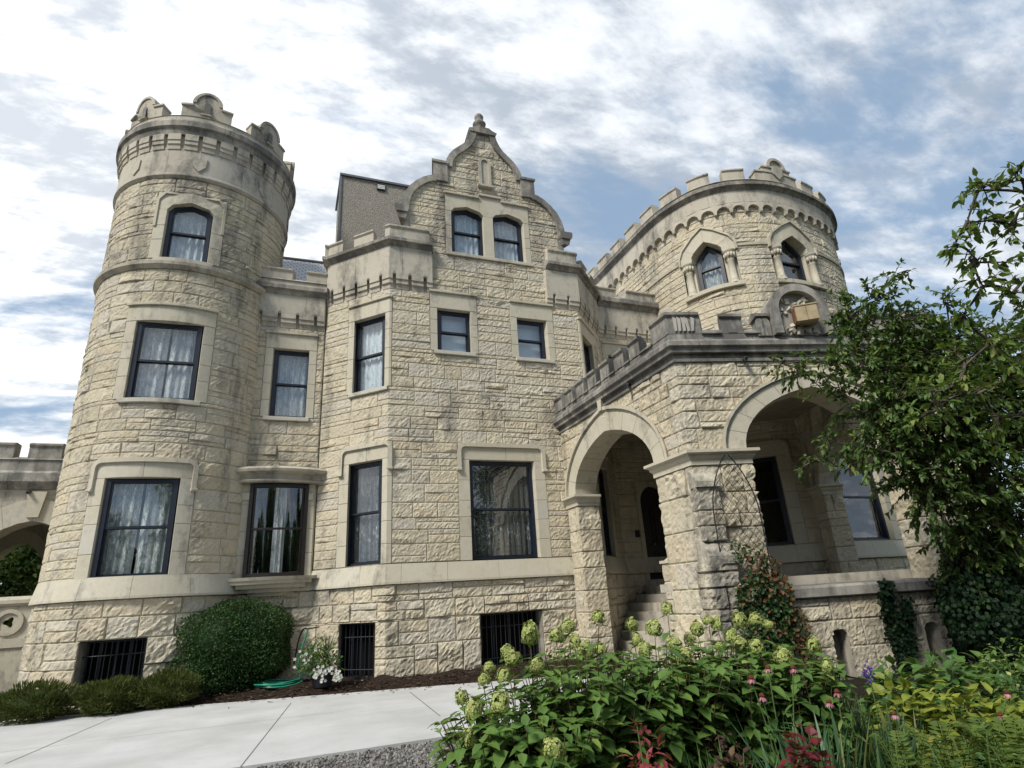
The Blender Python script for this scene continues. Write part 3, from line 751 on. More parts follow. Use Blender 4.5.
# ---- bowed window
bw = MB()
sweep(bw, BOW, .0, BOW.u[-1], [(-.4, 4.56), (.10, 4.56), (.12, 4.60), (.06, 4.64), (.06, 4.74), (.22, 4.80), (.24, 4.86), (.14, 4.93), (-.4, 4.99)], 0, .3)
bw.build('window_canopy', M['frieze'], castle)
bw = MB()
for k, (z0, z1, o) in enumerate(((2.29, 2.36, .22), (2.21, 2.29, .17), (2.12, 2.21, .07), (2.03, 2.12, -.05), (1.95, 2.03, -.16))):
    tr = .12 + .1 * k; sweep(bw, BOW, tr, BOW.u[-1] - tr, [(-.5, z0), (o - .03, z0), (o, z1), (-.5, z1)], 0, .7)
bw.build('window_ledge', M['smooth'], castle); bw = MB()
jambs(bw, FRONT, uT(-.81), uT(.49), 2.36, 4.56, .35, .19, .5, -.3, .05, (0,))
pbox(bw, FRONT, uT(-1.16), uT(-.81), 4.16, 4.34, -.1, .09, 0, .5); bw.build('window_jamb', M['smooth'], castle); bw = MB()
jambs(bw, FRONT, uT(-.81), uT(.49), 2.36, 4.56, .35, .19, .5, -.3, .05, (1,)); pbox(bw, FRONT, uT(.49), uT(.66), 4.16, 4.34, -.1, .09, 0, .5)
bw.build('window_jamb', M['smooth'], castle)
BG = Path([(x, 15.56 - .14 * (1 - ((x + .16) / .66) ** 2)) for x in np.linspace(-.81, .49, 11)])
wf = MB(); uu = BG.u[-1]
for a, b in ((0, .085), (uu - .085, uu)): pbox(wf, BG, a, b, 2.36, 4.56, -.05, .07)
for a, b in ((2.36, 2.46), (4.45, 4.57)): pbox(wf, BG, .085, uu - .085, a, b, -.05, .06)
root = wf.build('window', M['brownframe'], castle, label='bowed brown framed window under a curved stone canopy')
wf = MB(); pbox(wf, BG, .085, uu - .085, 3.44, 3.49, -.02, .04); pbox(wf, BG, .085, .13, 2.46, 4.45, -.02, .03); pbox(wf, BG, uu - .13, uu - .085, 2.46, 4.45, -.02, .03); wf.build('sash', M['brownframe'], root)
wf = MB(); us = BG.ks(.09, uu - .09); V = np.concatenate([p3(BG, us, 2.46, .005), p3(BG, us, 4.45, .005)]); n = len(us); i = np.arange(n - 1)
wf.add(V, np.stack([i, i + 1, n + i + 1, n + i], -1)); wf.build('pane', M['glass'], root, smooth=True)
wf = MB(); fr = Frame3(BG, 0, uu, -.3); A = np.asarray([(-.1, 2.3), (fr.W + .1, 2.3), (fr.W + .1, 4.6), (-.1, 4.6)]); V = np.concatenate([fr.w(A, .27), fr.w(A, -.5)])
wf.add(V, [(4, 5, 6, 7)] + [(i, (i + 1) % 4, 4 + (i + 1) % 4, 4 + i) for i in range(4)]); wf.build('dark_box', M['void'], root)  # same added black box, colour standing for the unlit room
wf = MB()
nx, nz = 40, 6; X, Z = np.meshgrid(np.linspace(.45, .72, nx), np.linspace(2.4, 4.5, nz), indexing='ij'); y = .1 + .03 * np.sin(X * 60)
xy = fr.p + X.ravel()[:, None] * fr.x + y.ravel()[:, None] * fr.n; k = np.arange(nx - 1)[:, None] * nz + np.arange(nz - 1)[None]
wf.add(np.c_[xy, Z.ravel()], np.stack([k, k + nz, k + nz + 1, k + 1], -1).reshape(-1, 4)); wf.uv = np.c_[X.ravel(), Z.ravel() / 2.2]; wf.build('curtain', M['lace'], root, smooth=True)

# ---- round tower at the left
tw = MB(); th = []
a, b = uW(-23.6), uW(15.0); th.extend(surround(window(TOWER, a, b, 2.42, 4.51, 'flat', 'navy', 'lace_low', .5, -.15), TOWER, a, b, 2.42, 4.51, 'hood', .30, .30, .42))
a, b = uW(-21.3), uW(16.8); th.extend(surround(window(TOWER, a, b, 6.31, 8.26, 'flat', 'navy', 'lace', .5, -.15), TOWER, a, b, 6.31, 8.26, 'flat', .24, .24, .40))
a, b = uW(-14.2), uW(13.6); th.extend(surround(window(TOWER, a, b, 9.97, 11.66, 'peak', 'navy', 'sheer', .5, -.2, peak=.25), TOWER, a, b, 9.97, 11.66, 'peak', .27, .27, .28, .25))
q = th[-1]; sm = MB(); ring(sm, TOWER, [(q[0] + .06, 10.9), (q[0] + .06, 11.7), (q[0] + .2, 11.88), (q[1] - .2, 11.88), (q[1] - .06, 11.7), (q[1] - .06, 10.9)], [(q[0], 10.9), (q[0], 11.75), (q[0] + .18, 11.94), (q[1] - .18, 11.94), (q[1], 11.75), (q[1], 10.9)], 0, .06, 0, 9); sm.build('hood_mould', M['smooth'], castle)
a, b = uW(-21.8), uW(9.3); th.append((a, b, .15, 1.27)); bars(TOWER, a, b, .15, 1.27, 10)
sm = MB(); sweepb(sm, TOWER, uW(-179), uW(110), SILL, 1.2); sm.build('sill_course', M['smooth'], castle)
U0, U1 = uW(-150), uW(105)
masonry(tw, TOWER, U0, U1, 0, 2.03, th, None, [], .062, .055, .47)
masonry(tw, TOWER, U0, U1, 2.47, 9.68, th, None, [], .037, .05, .36)
masonry(tw, TOWER, U0, U1, 9.88, 12.38, th, None, [], .038, .055, .34, 1)
sweep(tw, TOWER, uW(-179.5), uW(-150), [(-.2, 0), (.03, 0), (.03, 12.4), (-.2, 12.4)], 0, .4, True)
sweep(tw, TOWER, uW(105), uW(179.5), [(-.2, 0), (.03, 0), (.03, 12.4), (-.2, 12.4)], 0, .4, True)
tower = tw.build('round_tower', [M['rock'], M['rockw']], castle)
tc_ = MB()
A0, A1 = uW(-179.5), uW(179.5)
sweepb(tc_, TOWER, A0, A1, [(-.2, 9.68), (.04, 9.68), (.13, 9.76), (.14, 9.84), (.04, 9.90), (-.2, 9.90)], 1.2)
tc_.build('string_course', M['frieze'], castle); tc_ = MB()
sweepb(tc_, TOWER, A0, A1, [(-.2, 12.38), (.03, 12.38), (.09, 12.44), (.09, 12.49), (.05, 12.53), (.05, 13.3), (-.2, 13.3)], 1.0)
n = 34
sweep(tc_, TOWER, A0, A1, [(-.2, 13.28), (.055, 13.28), (.055, 13.74), (-.2, 13.74)], 0, .5)
for i in range(n):   # corbel blocks with narrow gaps
    c0 = A0 + (A1 - A0) * i / n; c1 = A0 + (A1 - A0) * (i + 1) / n; g_ = .05; t = rng.uniform(.2, .7)
    sweep(tc_, TOWER, c0 + g_, c1 - g_, [(0, 13.26), (.075, 13.28), (.09, 13.40), (.12, 13.42), (.12, 13.52), (.145, 13.54), (.145, 13.73), (0, 13.73)], 0, t)
for i in range(8):   # carved shields
    c = uW(-176 + 44 * i + 1); slab(tc_, TOWER, [(c - .17, 13.06), (c - .15, 12.78), (c, 12.62), (c + .15, 12.78), (c + .17, 13.06), (c + .08, 13.02), (c, 13.08), (c - .08, 13.02)], .04, .085, 0, .5)
tc_.build('tower_frieze', M['frieze'], castle)
tcn = MB(); cornice(tcn, TOWER, A0, A1, 13.72, 14.2, .23, (), -.1, 1.5); tcn.build('cornice', M['coping'], castle)
tp = MB()
sweepb(tp, TOWER, A0, A1, [(-.2, 14.2), (.12, 14.2), (.12, 14.34), (.14, 14.36), (-.06, 14.46), (-.2, 14.46)], 1.2)
for i in range(8):
    c = uW(-174 + 44.5 * i - 3.0); r = .34
    o = [(c - .60, 14.3), (c + .60, 14.3), (c + .60, 14.78), (c + r, 14.78)] + [(c + r * math.cos(t), 14.86 + .37 * math.sin(t)) for t in np.linspace(0, math.pi, 11)] + [(c - r, 14.78), (c - .60, 14.78)]
    slab(tp, TOWER, o, -.2, .10, 0, rng.uniform(.2, .7))
    ring(tp, TOWER, [(c + (r - .07) * math.cos(t), 14.87 + .31 * math.sin(t)) for t in np.linspace(math.pi, 0, 11)], [(c + (r + .02) * math.cos(t), 14.86 + .39 * math.sin(t)) for t in np.linspace(math.pi, 0, 11)], -.2, .125, 0, 10)
    niche_shade = [(c - .075, 14.5), (c + .075, 14.5), (c + .075, 14.84)] + [(c + .075 * math.cos(t), 14.84 + .075 * math.sin(t)) for t in np.linspace(0, math.pi, 6)[1:]]
    slab(tp, TOWER, niche_shade, .096, .106, 1)  # darker plate on the merlon face, painted for the niche's inner shade
    pbox(tp, TOWER, c - .12, c + .12, 14.45, 14.5, .08, .15)
    for s in (-1, 1):
        for x0, x1, z in ((.33, .62, 14.78),): pbox(tp, TOWER, c + min(s * x0, s * x1), c + max(s * x0, s * x1), z - .03, z + .035, -.21, .135, 0, .4)
tp.build('parapet', [M['frieze'], M['porchpar']], castle)
rf = MB(); a = np.linspace(0, 2 * math.pi, 49)[:-1]; rf.add(np.c_[TC[0] + 2.2 * np.cos(a), TC[1] + 2.2 * np.sin(a), np.full(48, 14.1)], [tuple(range(48))]); rf.build('tower_light_stop_roof', M['metalgrey'], castle)  # unseen slab added to stop light entering the hollow tower
# ---- wide rear tower behind the porch
rt = MB(); rh = []; shp = []
R0, R1 = .3, REAR.u[-1] - .3
def rwin(u0, u1, z0, zs, za, cur):
    jl = .40; sm = MB()
    uc = (u0 + u1) / 2; w = u1 - u0
    inn = [(u0, zs), (u0 + .01 * w, zs + (za - zs) * .30), (u0 + .10 * w, zs + (za - zs) * .50), (u0 + .3 * w, zs + (za - zs) * .76), (uc, za), (u1 - .3 * w, zs + (za - zs) * .76), (u1 - .10 * w, zs + (za - zs) * .50), (u1 - .01 * w, zs + (za - zs) * .30), (u1, zs)]
    k = jl; t = .50
    outr = [(u0 - k, zs), (u0 - k * .95, zs + (za - zs) * .5), (u0 - k * .6, zs + (za - zs) * .95), (u0 + .16 * w, za + t * .58), (uc, za + t), (u1 - .16 * w, za + t * .58), (u1 + k * .6, zs + (za - zs) * .95), (u1 + k * .95, zs + (za - zs) * .5), (u1 + k, zs)]
    ring(sm, REAR, inn, outr, -.4, .06, 0, 2, .003)
    o2 = [(a + (a - uc) * .07, b + (.05 if i not in (0, 8) else 0)) for i, (a, b) in enumerate(outr)]
    ring(sm, REAR, outr, o2, 0, .12, 0, 8)
    for q in (u0 - .2, u1 + .2):      # engaged columns
        c = REAR.at(q, -.02); cm = MB()
        lathe(cm, (c[0], c[1], z0 - .02), [(.17, 0), (.17, .06), (.13, .09), (.16, .13), (.115, .18), (.11, zs - z0 - .36), (.135, zs - z0 - .33), (.115, zs - z0 - .3), (.15, zs - z0 - .18), (.14, zs - z0 - .14), (.19, zs - z0 - .05), (.2, zs - z0 - .04), (.2, zs - z0 + .01)], 14)
        for j in range(10):
            t = j * math.pi / 5; box3(cm, (c[0] + .155 * math.cos(t), c[1] + .155 * math.sin(t), zs - .2), (.03, .03, .075))
        cm.build('column', M['smooth'], castle, smooth=True)
    for a, b in ((u0 - .42, u0 - .02), (u1 + .02, u1 + .42)): pbox(sm, REAR, a, b, z0, zs, -.4, -.1, 0, .6)
    pbox(sm, REAR, u0 - .44, u1 + .44, z0 - .14, z0, -.4, .13, 0, .4)
    sm.build('surround', M['smooth'], window(REAR, u0, u1, z0, za, 'pointed', 'navy', cur, .5, -.34, fw=.10))
    rh.append((u0 - .40, u1 + .40, z0 - .14, zs)); op = np.asarray(inn); oo = np.asarray(outr)
    mid = (op + oo) / 2; shp.append(mid)
a, b = hit(REAR, 697.5, 288)[0], hit(REAR, 727.5, 278)[0]; rwin(a, b, 10.5, 11.68, 12.22, 'lace_low')
a, b = hit(REAR, 788.5, 281)[0], hit(REAR, 814, 283)[0]; rwin(a, b, 10.5, 11.68, 12.22, None)
def rdrop(u, z):
    r = np.zeros(np.shape(u), bool)
    for mm in shp: r |= (z > mm[0, 1]) & (u > mm[0, 0]) & (u < mm[-1, 0]) & (z < np.interp(u, mm[:, 0] + np.arange(len(mm)) * 1e-6, mm[:, 1]))
    return r
a, b = hit(REAR, 776.4, 457)[0] - 1.15, hit(REAR, 776.4, 457)[0]
rh.extend(surround(window(REAR, a, b, 2.48, 4.93, 'flat', 'navy', None), REAR, a, b, 2.48, 4.93, 'hood', .3, .34))
a, b = hit(REAR, 853, 541)[0] - .05, hit(REAR, 895, 540)[0]
rh.extend(surround(window(REAR, a, b, 2.48, 4.93, 'flat', 'navy', None), REAR, a, b, 2.48, 4.93, 'hood', .3, .3))
sm = MB(); sweepb(sm, REAR, R0, R1, SILL, 1.2); sm.build('sill_course', M['smooth'], castle); sm = MB()
for lo, hi in ((R0, rh[0][0]), (rh[0][1], rh[1][0]), (rh[1][1], R1)):
    sweepb(sm, REAR, lo, hi, [(-.05, 11.78), (.06, 11.78), (.07, 11.86), (-.05, 11.9)], 1.5)
sm.build('string_course', M['smooth'], castle)
masonry(rt, REAR, R0, R1, 0, 2.03, rh, None, [], .05, .07, .47)
masonry(rt, REAR, R0, R1, 2.47, 5.9, rh, None, [], .042, .06, .36)
masonry(rt, REAR, R0, R1, 5.9, 9.0, rh, None, [], .042, .09, .36)
masonry(rt, REAR, R0, R1, 9.0, 13.3, rh, rdrop, [], .04, .055, .30)
rt.build('rear_tower', [M['rock']], castle)
tf = MB()
sweepb(tf, REAR, R0, R1, [(-.2, 13.36), (.14, 13.36), (.14, 13.82), (-.2, 13.82)], 1.2)
n = 46; w = (R1 - R0) / n
for i in range(n):       # little arches of the corbel table
    c = R0 + w * (i + .5); r = w * .42
    pts = [(c - w / 2, 13.37), (c - w / 2, 13.02), (c - w / 2 + .03, 12.99), (c - r, 13.04)] + [(c - r * math.cos(t), 13.04 + r * 1.05 * math.sin(t)) for t in np.linspace(0, math.pi, 7)[1:-1]] + [(c + r, 13.04), (c + w / 2 - .03, 12.99), (c + w / 2, 13.02), (c + w / 2, 13.37)]
    slab(tf, REAR, pts, -.02, .14, 0, rng.uniform(.3, .8))
tf.build('corbel_table', M['frieze'], castle)
tcn = MB(); cornice(tcn, REAR, R0, R1, 13.80, 14.12, .30, (), -.15, 1.5); tcn.build('cornice', M['coping'], castle)
tp = MB(); uc = hit(REAR, 774, 172, .1)[0]; ms = []
k = 0; p = 1.10
for sgn in (-1, 1):
    q = 1.20
    while R0 < uc + sgn * (q + .70) < R1: a, b = sorted((uc + sgn * q, uc + sgn * (q + .70))); ms.append((a, b)); q += p
crenels(tp, REAR, R0, R1, 14.12, 14.30, 14.72, ms, .14, .34, (), .10)
for s in (0, 1):
    a = .84 - .26 * s; pbox(tp, REAR, uc - a, uc + a, 14.2, 14.56 + .20 * s, -.15, .18 + .01 * s, 0, .4); pbox(tp, REAR, uc - a - .03, uc + a + .03, 14.54 + .20 * s, 14.61 + .20 * s, -.17, .22 + .01 * s, 0, .5)
r = .37; slab(tp, REAR, [(uc - r, 14.78), (uc + r, 14.78)] + [(uc + r * math.cos(t), 14.78 + r * math.sin(t)) for t in np.linspace(0, math.pi, 12)[1:-1]], -.15, .18)
ring(tp, REAR, [(uc + .28 * math.cos(t), 14.80 + .28 * math.sin(t)) for t in np.linspace(math.pi, 0, 12)], [(uc + .40 * math.cos(t), 14.78 + .40 * math.sin(t)) for t in np.linspace(math.pi, 0, 12)], .1, .24, 0, 11)
slab(tp, REAR, [(uc - .2, 14.8), (uc - .2, 14.5), (uc, 14.3), (uc + .2, 14.5), (uc + .2, 14.8)], .18, .25, 0, .2)
tp.build('parapet', M['frieze'], castle)
rf = MB(); rf.add(np.c_[REAR.at(REAR.u, -.1), np.full(len(REAR.u), 14.15)], [tuple(range(len(REAR.u)))]); rf.build('tower_light_stop_roof', M['metalgrey'], castle)  # unseen slab closing the rear tower, added to stop light

# ---- entrance porch
PTH = .58
def tudor(c, hs, z0, rise, n=22, k=.32):
    a = np.linspace(0, math.pi / 2, n // 2 + 1); x = hs * np.cos(a); z = z0 + rise * ((1 - k) * np.sin(a) + k * a / (math.pi / 2))
    return np.r_[np.c_[c - x, z], np.c_[c + x, z][::-1][1:]]
LC, RC = uL(11.65), uR(2.68)
ZS = 3.93
li, lo_, ri, ro = tudor(LC, 1.76, ZS, 1.18), tudor(LC, 2.26, ZS, 1.76), tudor(RC, 1.57, ZS, 1.2), tudor(RC, 2.02, ZS, 1.56)
def mid_in(u, z, A, B):
    mm = (A + B) / 2; return (z < np.interp(u, mm[:, 0], mm[:, 1], left=-1, right=-1))
def pdrop(u, z): return mid_in(u, z, li, lo_) | mid_in(u, z, ri, ro)
pw = MB()
masonry(pw, PORCH, 0.02, PORCH.u[2] + 3.4, ZS, 5.70, (), pdrop, list(PORCH.u[1:3]), .045, .045, .33)
pw.build('porch_wall', M['rock'], castle)
def arch_order(name, inn, outr):
    mb = MB(); d = outr - inn
    ring(mb, PORCH, inn, inn + d * .74, -PTH, .055, 0, 2, .004)
    ring(mb, PORCH, inn + d * .74, inn + d * .86, 0, .035, 0, 2, .003)
    ring(mb, PORCH, inn + d * .86, outr, -.02, .105, 0, 4, .003)
    e = inn.copy(); c0 = (inn[0, 0] + inn[-1, 0]) / 2; e[:, 0] = c0 + (inn[:, 0] - c0) * 1.0
    return mb.build(name, M['smooth'], castle)
arch_order('porch_arch', li, lo_); arch_order('porch_arch', ri, ro)
kp = MB(); slab(kp, PORCH, [(LC - .07, 5.6), (LC + .07, 5.6), (LC + .1, 5.86), (LC - .1, 5.86)], 0, .13); kp.build('keystone', M['smooth'], castle)
def skin(mb, path, u0, u1, o, zb, zt, arch):
    us = np.unique(np.r_[np.linspace(u0, u1, 12), arch[:, 0]]); us = us[(us >= u0) & (us <= u1)]
    zl = np.where((us >= arch[0, 0] - 1e-6) & (us <= arch[-1, 0] + 1e-6), np.interp(us, arch[:, 0], arch[:, 1]), zb)
    V = np.concatenate([p3(path, us, zl, o), p3(path, us, zt, o)]); n = len(us); i = np.arange(n - 1); mb.add(V, np.stack([i, i + 1, n + i + 1, n + i], -1))
ins = MB(); skin(ins, PORCH, 0, PORCH.u[1] - PTH, -PTH, ZS, 5.95, li); skin(ins, PORCH, PORCH.u[1] + PTH, PORCH.u[2] - .02, -PTH, ZS, 5.95, ri)
ins.build('porch_inner_wall', M['frieze'], castle)
def pt3(p): return np.asarray(p, float)
# piers, each a plan line walked with the outside on the right
pier = Path([(6.9 + PTH, 9.89), (6.9, 9.89), PC, rp(1.11), rp(1.11, PTH)])
pil = Path([(6.9, 14.02), (6.9, 13.41), (6.9 + PTH, 13.41)])
pir = Path([rp(4.25, PTH), rp(4.25), rp(5.6), rp(5.6, 1.4)])
CAPP = [(-.1, 3.66), (.05, 3.66), (.05, 3.74), (.10, 3.80), (.10, 3.84), (.17, 3.87), (.17, 3.925), (-.1, 3.925)]
for nm, pth, e0, e1 in (('porch_pier', pier, .3, .3), ('porch_pilaster', pil, 0, 0), ('porch_pier', pir, .3, .8)):
    mb = MB(); masonry(mb, pth, 0, pth.u[-1], 0, 3.66, (), None, list(pth.u[1:-1]), .062 if nm == 'porch_pier' else .05, .06, .52, 0, .0)
    o = mb.build(nm, M['rock'], castle)
    mb = MB(); sweep(mb, pth, 0, pth.u[-1], CAPP, 0, .6, True); mb.build('capital', M['smooth'], o)
# stepped buttress stones at the outer corner
bt = MB(); e3 = np.array([[*E_R, 0], [*(-N_R), 0], [0, 0, 1]])
bp = Path([PC + np.array([-.14, -.03]) + N_R * .3, PC + np.array([-.14, -.03]) - N_R * .0, PC - N_R * .24 + E_R * -.05, PC - N_R * .24 + E_R * .36, PC + E_R * .36 + N_R * .1])
masonry(bt, bp, 0.01, bp.u[-1], 0, 1.95, (), None, list(bp.u[1:-1]), .06, .05, .5)
bp2 = Path([PC + N_R * .2 + E_R * -.03, PC - N_R * .12 + E_R * -.06, PC - N_R * .12 + E_R * .34, PC + N_R * .2 + E_R * .34])
masonry(bt, bp2, 0.01, bp2.u[-1], 2.3, 3.28, (), None, list(bp2.u[1:-1]), .05, .05, .45)
def prism(mb, poly, z0, z1s, tone=.5):
    n = len(poly); V = [(p[0], p[1], z0) for p in poly] + [(p[0], p[1], z) for p, z in zip(poly, z1s)]
    mb.add(V, [tuple(range(n - 1, -1, -1)), tuple(range(n, 2 * n))] + [(i, (i + 1) % n, n + (i + 1) % n, n + i) for i in range(n)], 0, tone)
f0, f1 = PC - N_R * .30 + E_R * -.10, PC - N_R * .30 + E_R * .40
prism(bt, [f0, f1, PC + E_R * .40 + N_R * .05, PC + E_R * -.16 + N_R * .05], 1.92, [2.05, 2.05, 2.42, 2.42], .95)
f0, f1 = PC - N_R * .20 + E_R * -.06, PC - N_R * .20 + E_R * .37
prism(bt, [f0, f1, PC + E_R * .37 + N_R * .05, PC + E_R * -.10 + N_R * .05], 3.24, [3.34, 3.34, 3.6, 3.6], .95)
bt.build('buttress', M['buttress'], castle, label='soot darkened stepped buttress on the porch corner')
# low wall under the right-hand arch, with two round-headed drain holes
lw = MB(); sc_ = [(uR(2.12), .30), (uR(3.84), .30)]
def ldrop(u, z):
    r = np.zeros(np.shape(u), bool)
    for c, ww in sc_: r |= (np.abs(u - c) < ww / 2) & (z < .62 + np.sqrt(np.maximum(0, (ww / 2) ** 2 - (u - c) ** 2)))
    return r
masonry(lw, PORCH, uR(1.0), uR(4.4), 0, 1.28, (), ldrop, [], .04, .04, .44)
o = lw.build('porch_low_wall', M['rockw'], castle)
mb = MB()
for c, ww in sc_:
    r = ww / 2 + .005; inn = [(c - r, 0)] + [(c - r * math.cos(t), .62 + r * math.sin(t)) for t in np.linspace(0, math.pi, 9)] + [(c + r, 0)]
    out_ = [(c - r - .05, 0)] + [(c - (r + .05) * math.cos(t), .62 + (r + .05) * math.sin(t)) for t in np.linspace(0, math.pi, 9)] + [(c + r + .05, 0)]
    mb = MB(); ring(mb, PORCH, inn, out_, -.34, .012, 0, 20)
    pbox(mb, PORCH, c - .22, c + .22, 0, .85, -.4, -.33, 0, .2)
    mb.build('drain_hole', M['frieze'], o)
mb = MB(); sweepb(mb, PORCH, uR(1.0), uR(4.4), [(-.5, 1.28), (.09, 1.28), (.11, 1.30), (.11, 1.44), (.08, 1.48), (-.5, 1.5)], 1.6); mb.build('wall_coping', M['porchpar'], o)
# cornice, pierced battlements and crest of the porch
cp = MB(); C0, C1 = .0, PORCH.u[2] + 3.3; pc_ = list(PORCH.u[1:3])
sweepb(cp, PORCH, C0, C1, [(-.2, 5.69), (.06, 5.69), (.07, 5.74), (.02, 5.77), (.02, 5.86), (-.2, 5.86)], 1.5, pc_)
cornice(cp, PORCH, C0, C1, 5.86, 6.12, .20, pc_, -.5); cp.build('cornice', M['porchpar'], castle)
pp = MB()
O1, TH = .10, .34
sweepb(pp, PORCH, C0, C1, [(O1 - TH, 6.12), (O1, 6.12), (O1, 6.27), (O1 - TH, 6.27)], 1.4, pc_)
def merlon(a, b, zt=6.74):
    sweep(pp, PORCH, a, b, [(O1 - TH, 6.25), (O1, 6.25), (O1, zt - .16), (O1 + .05, zt - .12), (O1 + .05, zt - .06), (O1 - TH / 2, zt), (O1 - TH - .03, zt - .08)], 0, rng.uniform(.2, .7))
    m_ = (a + b) / 2
    if b - a < .8:
        slab(pp, PORCH, [(m_ - .09, 6.28), (m_ + .09, 6.28), (m_ + .09, 6.48), (m_, 6.56), (m_ - .09, 6.48)], O1, O1 + .012, 1)
def gapsill(a, b):
    sweep(pp, PORCH, a, b, [(O1 - TH, 6.25), (O1 + .05, 6.25), (O1 + .05, 6.28), (O1 - .10, 6.39), (O1 - TH, 6.39)], 0, .4)
x = .0; k = 0
L_end = PORCH.u[1] - .58
e = np.linspace(.05, L_end - .22, 8); step = e[1] - e[0]
for q in e[:-1]: merlon(q, q + .41); gapsill(q + .41, q + step)
gapsill(e[-1] - .0, L_end)
merlon(L_end, uR(.66), 6.78)
for a, b in ((.66, 1.06), (1.52, 1.84)): gapsill(uR(a), uR(b))
merlon(uR(1.06), uR(1.52))
for a, b in ((3.94, 4.26), (4.76, 5.0)): gapsill(uR(a), uR(b))
merlon(uR(4.26), uR(4.76)); merlon(uR(5.0), PORCH.u[2] + .5, 6.78)
for q in np.arange(.5, 3.2, .85): merlon(PORCH.u[2] + q + .35, PORCH.u[2] + q + .85); gapsill(PORCH.u[2] + q, PORCH.u[2] + q + .35)
DC = uR(2.68)
pbox(pp, PORCH, uR(1.84), DC - .60, 6.25, 6.64, O1 - TH, O1 + .0, 0, .3); pbox(pp, PORCH, DC + .60, uR(3.94), 6.25, 6.64, O1 - TH, O1, 0, .3)
for a, b in ((uR(1.80), DC - .60), (DC + .60, uR(3.98))):
    sweep(pp, PORCH, a, b, [(O1 - TH - .03, 6.62), (O1 + .06, 6.62), (O1 + .06, 6.68), (O1 - TH / 2, 6.78), (O1 - TH - .03, 6.70)], 0, .5)
    for q in (.28, .7):
        c = a + (b - a) * q; slab(pp, PORCH, [(c - .085, 6.2), (c + .085, 6.2), (c + .085, 6.5)] + [(c + .085 * math.cos(t), 6.5 + .085 * math.sin(t)) for t in np.linspace(0, math.pi, 7)[1:-1]] + [(c - .085, 6.5)], O1, O1 + .03, 0, .9)
r = .565; dome = [(DC - r, 6.2), (DC + r, 6.2), (DC + r, 6.7)] + [(DC + r * math.cos(t), 6.7 + r * math.sin(t)) for t in np.linspace(0, math.pi, 16)[1:-1]] + [(DC - r, 6.7)]
slab(pp, PORCH, dome, O1 - TH, O1 + .03, 0, .4)
ri_ = [(DC - .42, 6.2), (DC - .42, 6.72)] + [(DC - .42 * math.cos(t), 6.72 + .42 * math.sin(t)) for t in np.linspace(0, math.pi, 14)[1:-1]] + [(DC + .42, 6.72), (DC + .42, 6.2)]
ro_ = [(DC - .57, 6.2), (DC - .57, 6.72)] + [(DC - .57 * math.cos(t), 6.72 + .58 * math.sin(t)) for t in np.linspace(0, math.pi, 14)[1:-1]] + [(DC + .57, 6.72), (DC + .57, 6.2)]
ring(pp, PORCH, ri_, ro_, O1, O1 + .17, 0, 15)
o = pp.build('porch_parapet', [M['porchpar'], M['coping']], castle, label='blackened porch battlements with a round-headed crest')
# carved relief inside the crest
cr = MB()
for _ in range(70):
    a = rng.uniform(-.36, .36); z = rng.uniform(6.24, 7.02)
    if abs(a) < .2 and 6.4 < z < 6.72: continue
    if z > 6.72 and a * a + (z - 6.72) ** 2 > .36 ** 2: continue
    c = np.r_[PORCH.at(DC + a, O1 + .035), z]; box3(cr, c, rng.uniform(.02, .06, 3), np.linalg.qr(rng.normal(size=(3, 3)))[0])
cr.build('crest_relief', M['frieze'], o)
ab = MB()
for u_ in (uR(.16), uR(.24), uR(.33), uR(.42), uR(.49)):
    t_ = rng.uniform(-.05, .05); slab(ab, PORCH, [(u_ - .025, 6.3), (u_ + .03, 6.32), (u_ + .045 + t_, 6.58), (u_ - .03 + t_, 6.62)], O1, O1 + .03, 0, .9)
ab.build('carved_shield', M['frieze'], o)
# ceiling, deck, floor, stairs
cl = MB(); poly = [(6.95, 14.08), PC + np.array([.05, .05]), rp(5.55, .05), (13.2, 10.4), (13.6, 12.4), (11.9, 14.5), (11.8, 15.6), (9.4, 15.6), (7.85, 14.08)]
n = len(poly); cl.add([(p[0], p[1], 5.95) for p in poly] + [(p[0], p[1], 6.14) for p in poly], [tuple(range(n)), tuple(range(2 * n - 1, n - 1, -1))]); cl.build('porch_ceiling', M['ceiling'], castle)
st = MB()
for i in range(8): box3(st, (7.75 + .29 * i + 1.5, 13.3, .1 + .2075 * i), (1.5, 2.1, .1035), None, 0, rng.uniform(.3, .7))
st.build('porch_steps', M['frieze'], castle)
fl = MB(); poly = [(9.8, 15.7), (9.8, 11.2), (7.5, 11.2), (7.5, 9.1), rp(1.0, .6), rp(5.5, .6), (13.2, 12.6), (11.9, 15.7)]; n = len(poly)
fl.add([(p[0], p[1], 1.5) for p in poly] + [(p[0], p[1], 1.66) for p in poly], [tuple(range(n - 1, -1, -1)), tuple(range(n, 2 * n))] + [(i, (i + 1) % n, n + (i + 1) % n, n + i) for i in range(n)]); fl.build('porch_floor', M['frieze'], castle)
nw = MB(); npth = Path([(8.45, 11.65), (7.95, 11.65), (7.95, 11.15), (8.45, 11.15), (8.45, 11.649)]); masonry(nw, npth, 0, 2.0, 0, 2.1, (), None, [.5, 1.0, 1.5], .05, .06, .4); nw.build('stair_pillar', M['rock'], castle)
nw = MB(); prism(nw, [(7.9, 11.1), (8.5, 11.1), (8.5, 11.7), (7.9, 11.7)], 2.1, [2.16] * 4); box3(nw, (8.2, 11.4, 2.2), (.25, .25, .06), None, 0, .5, .5); nw.build('pillar_cap', M['smooth'], castle.children[-1])
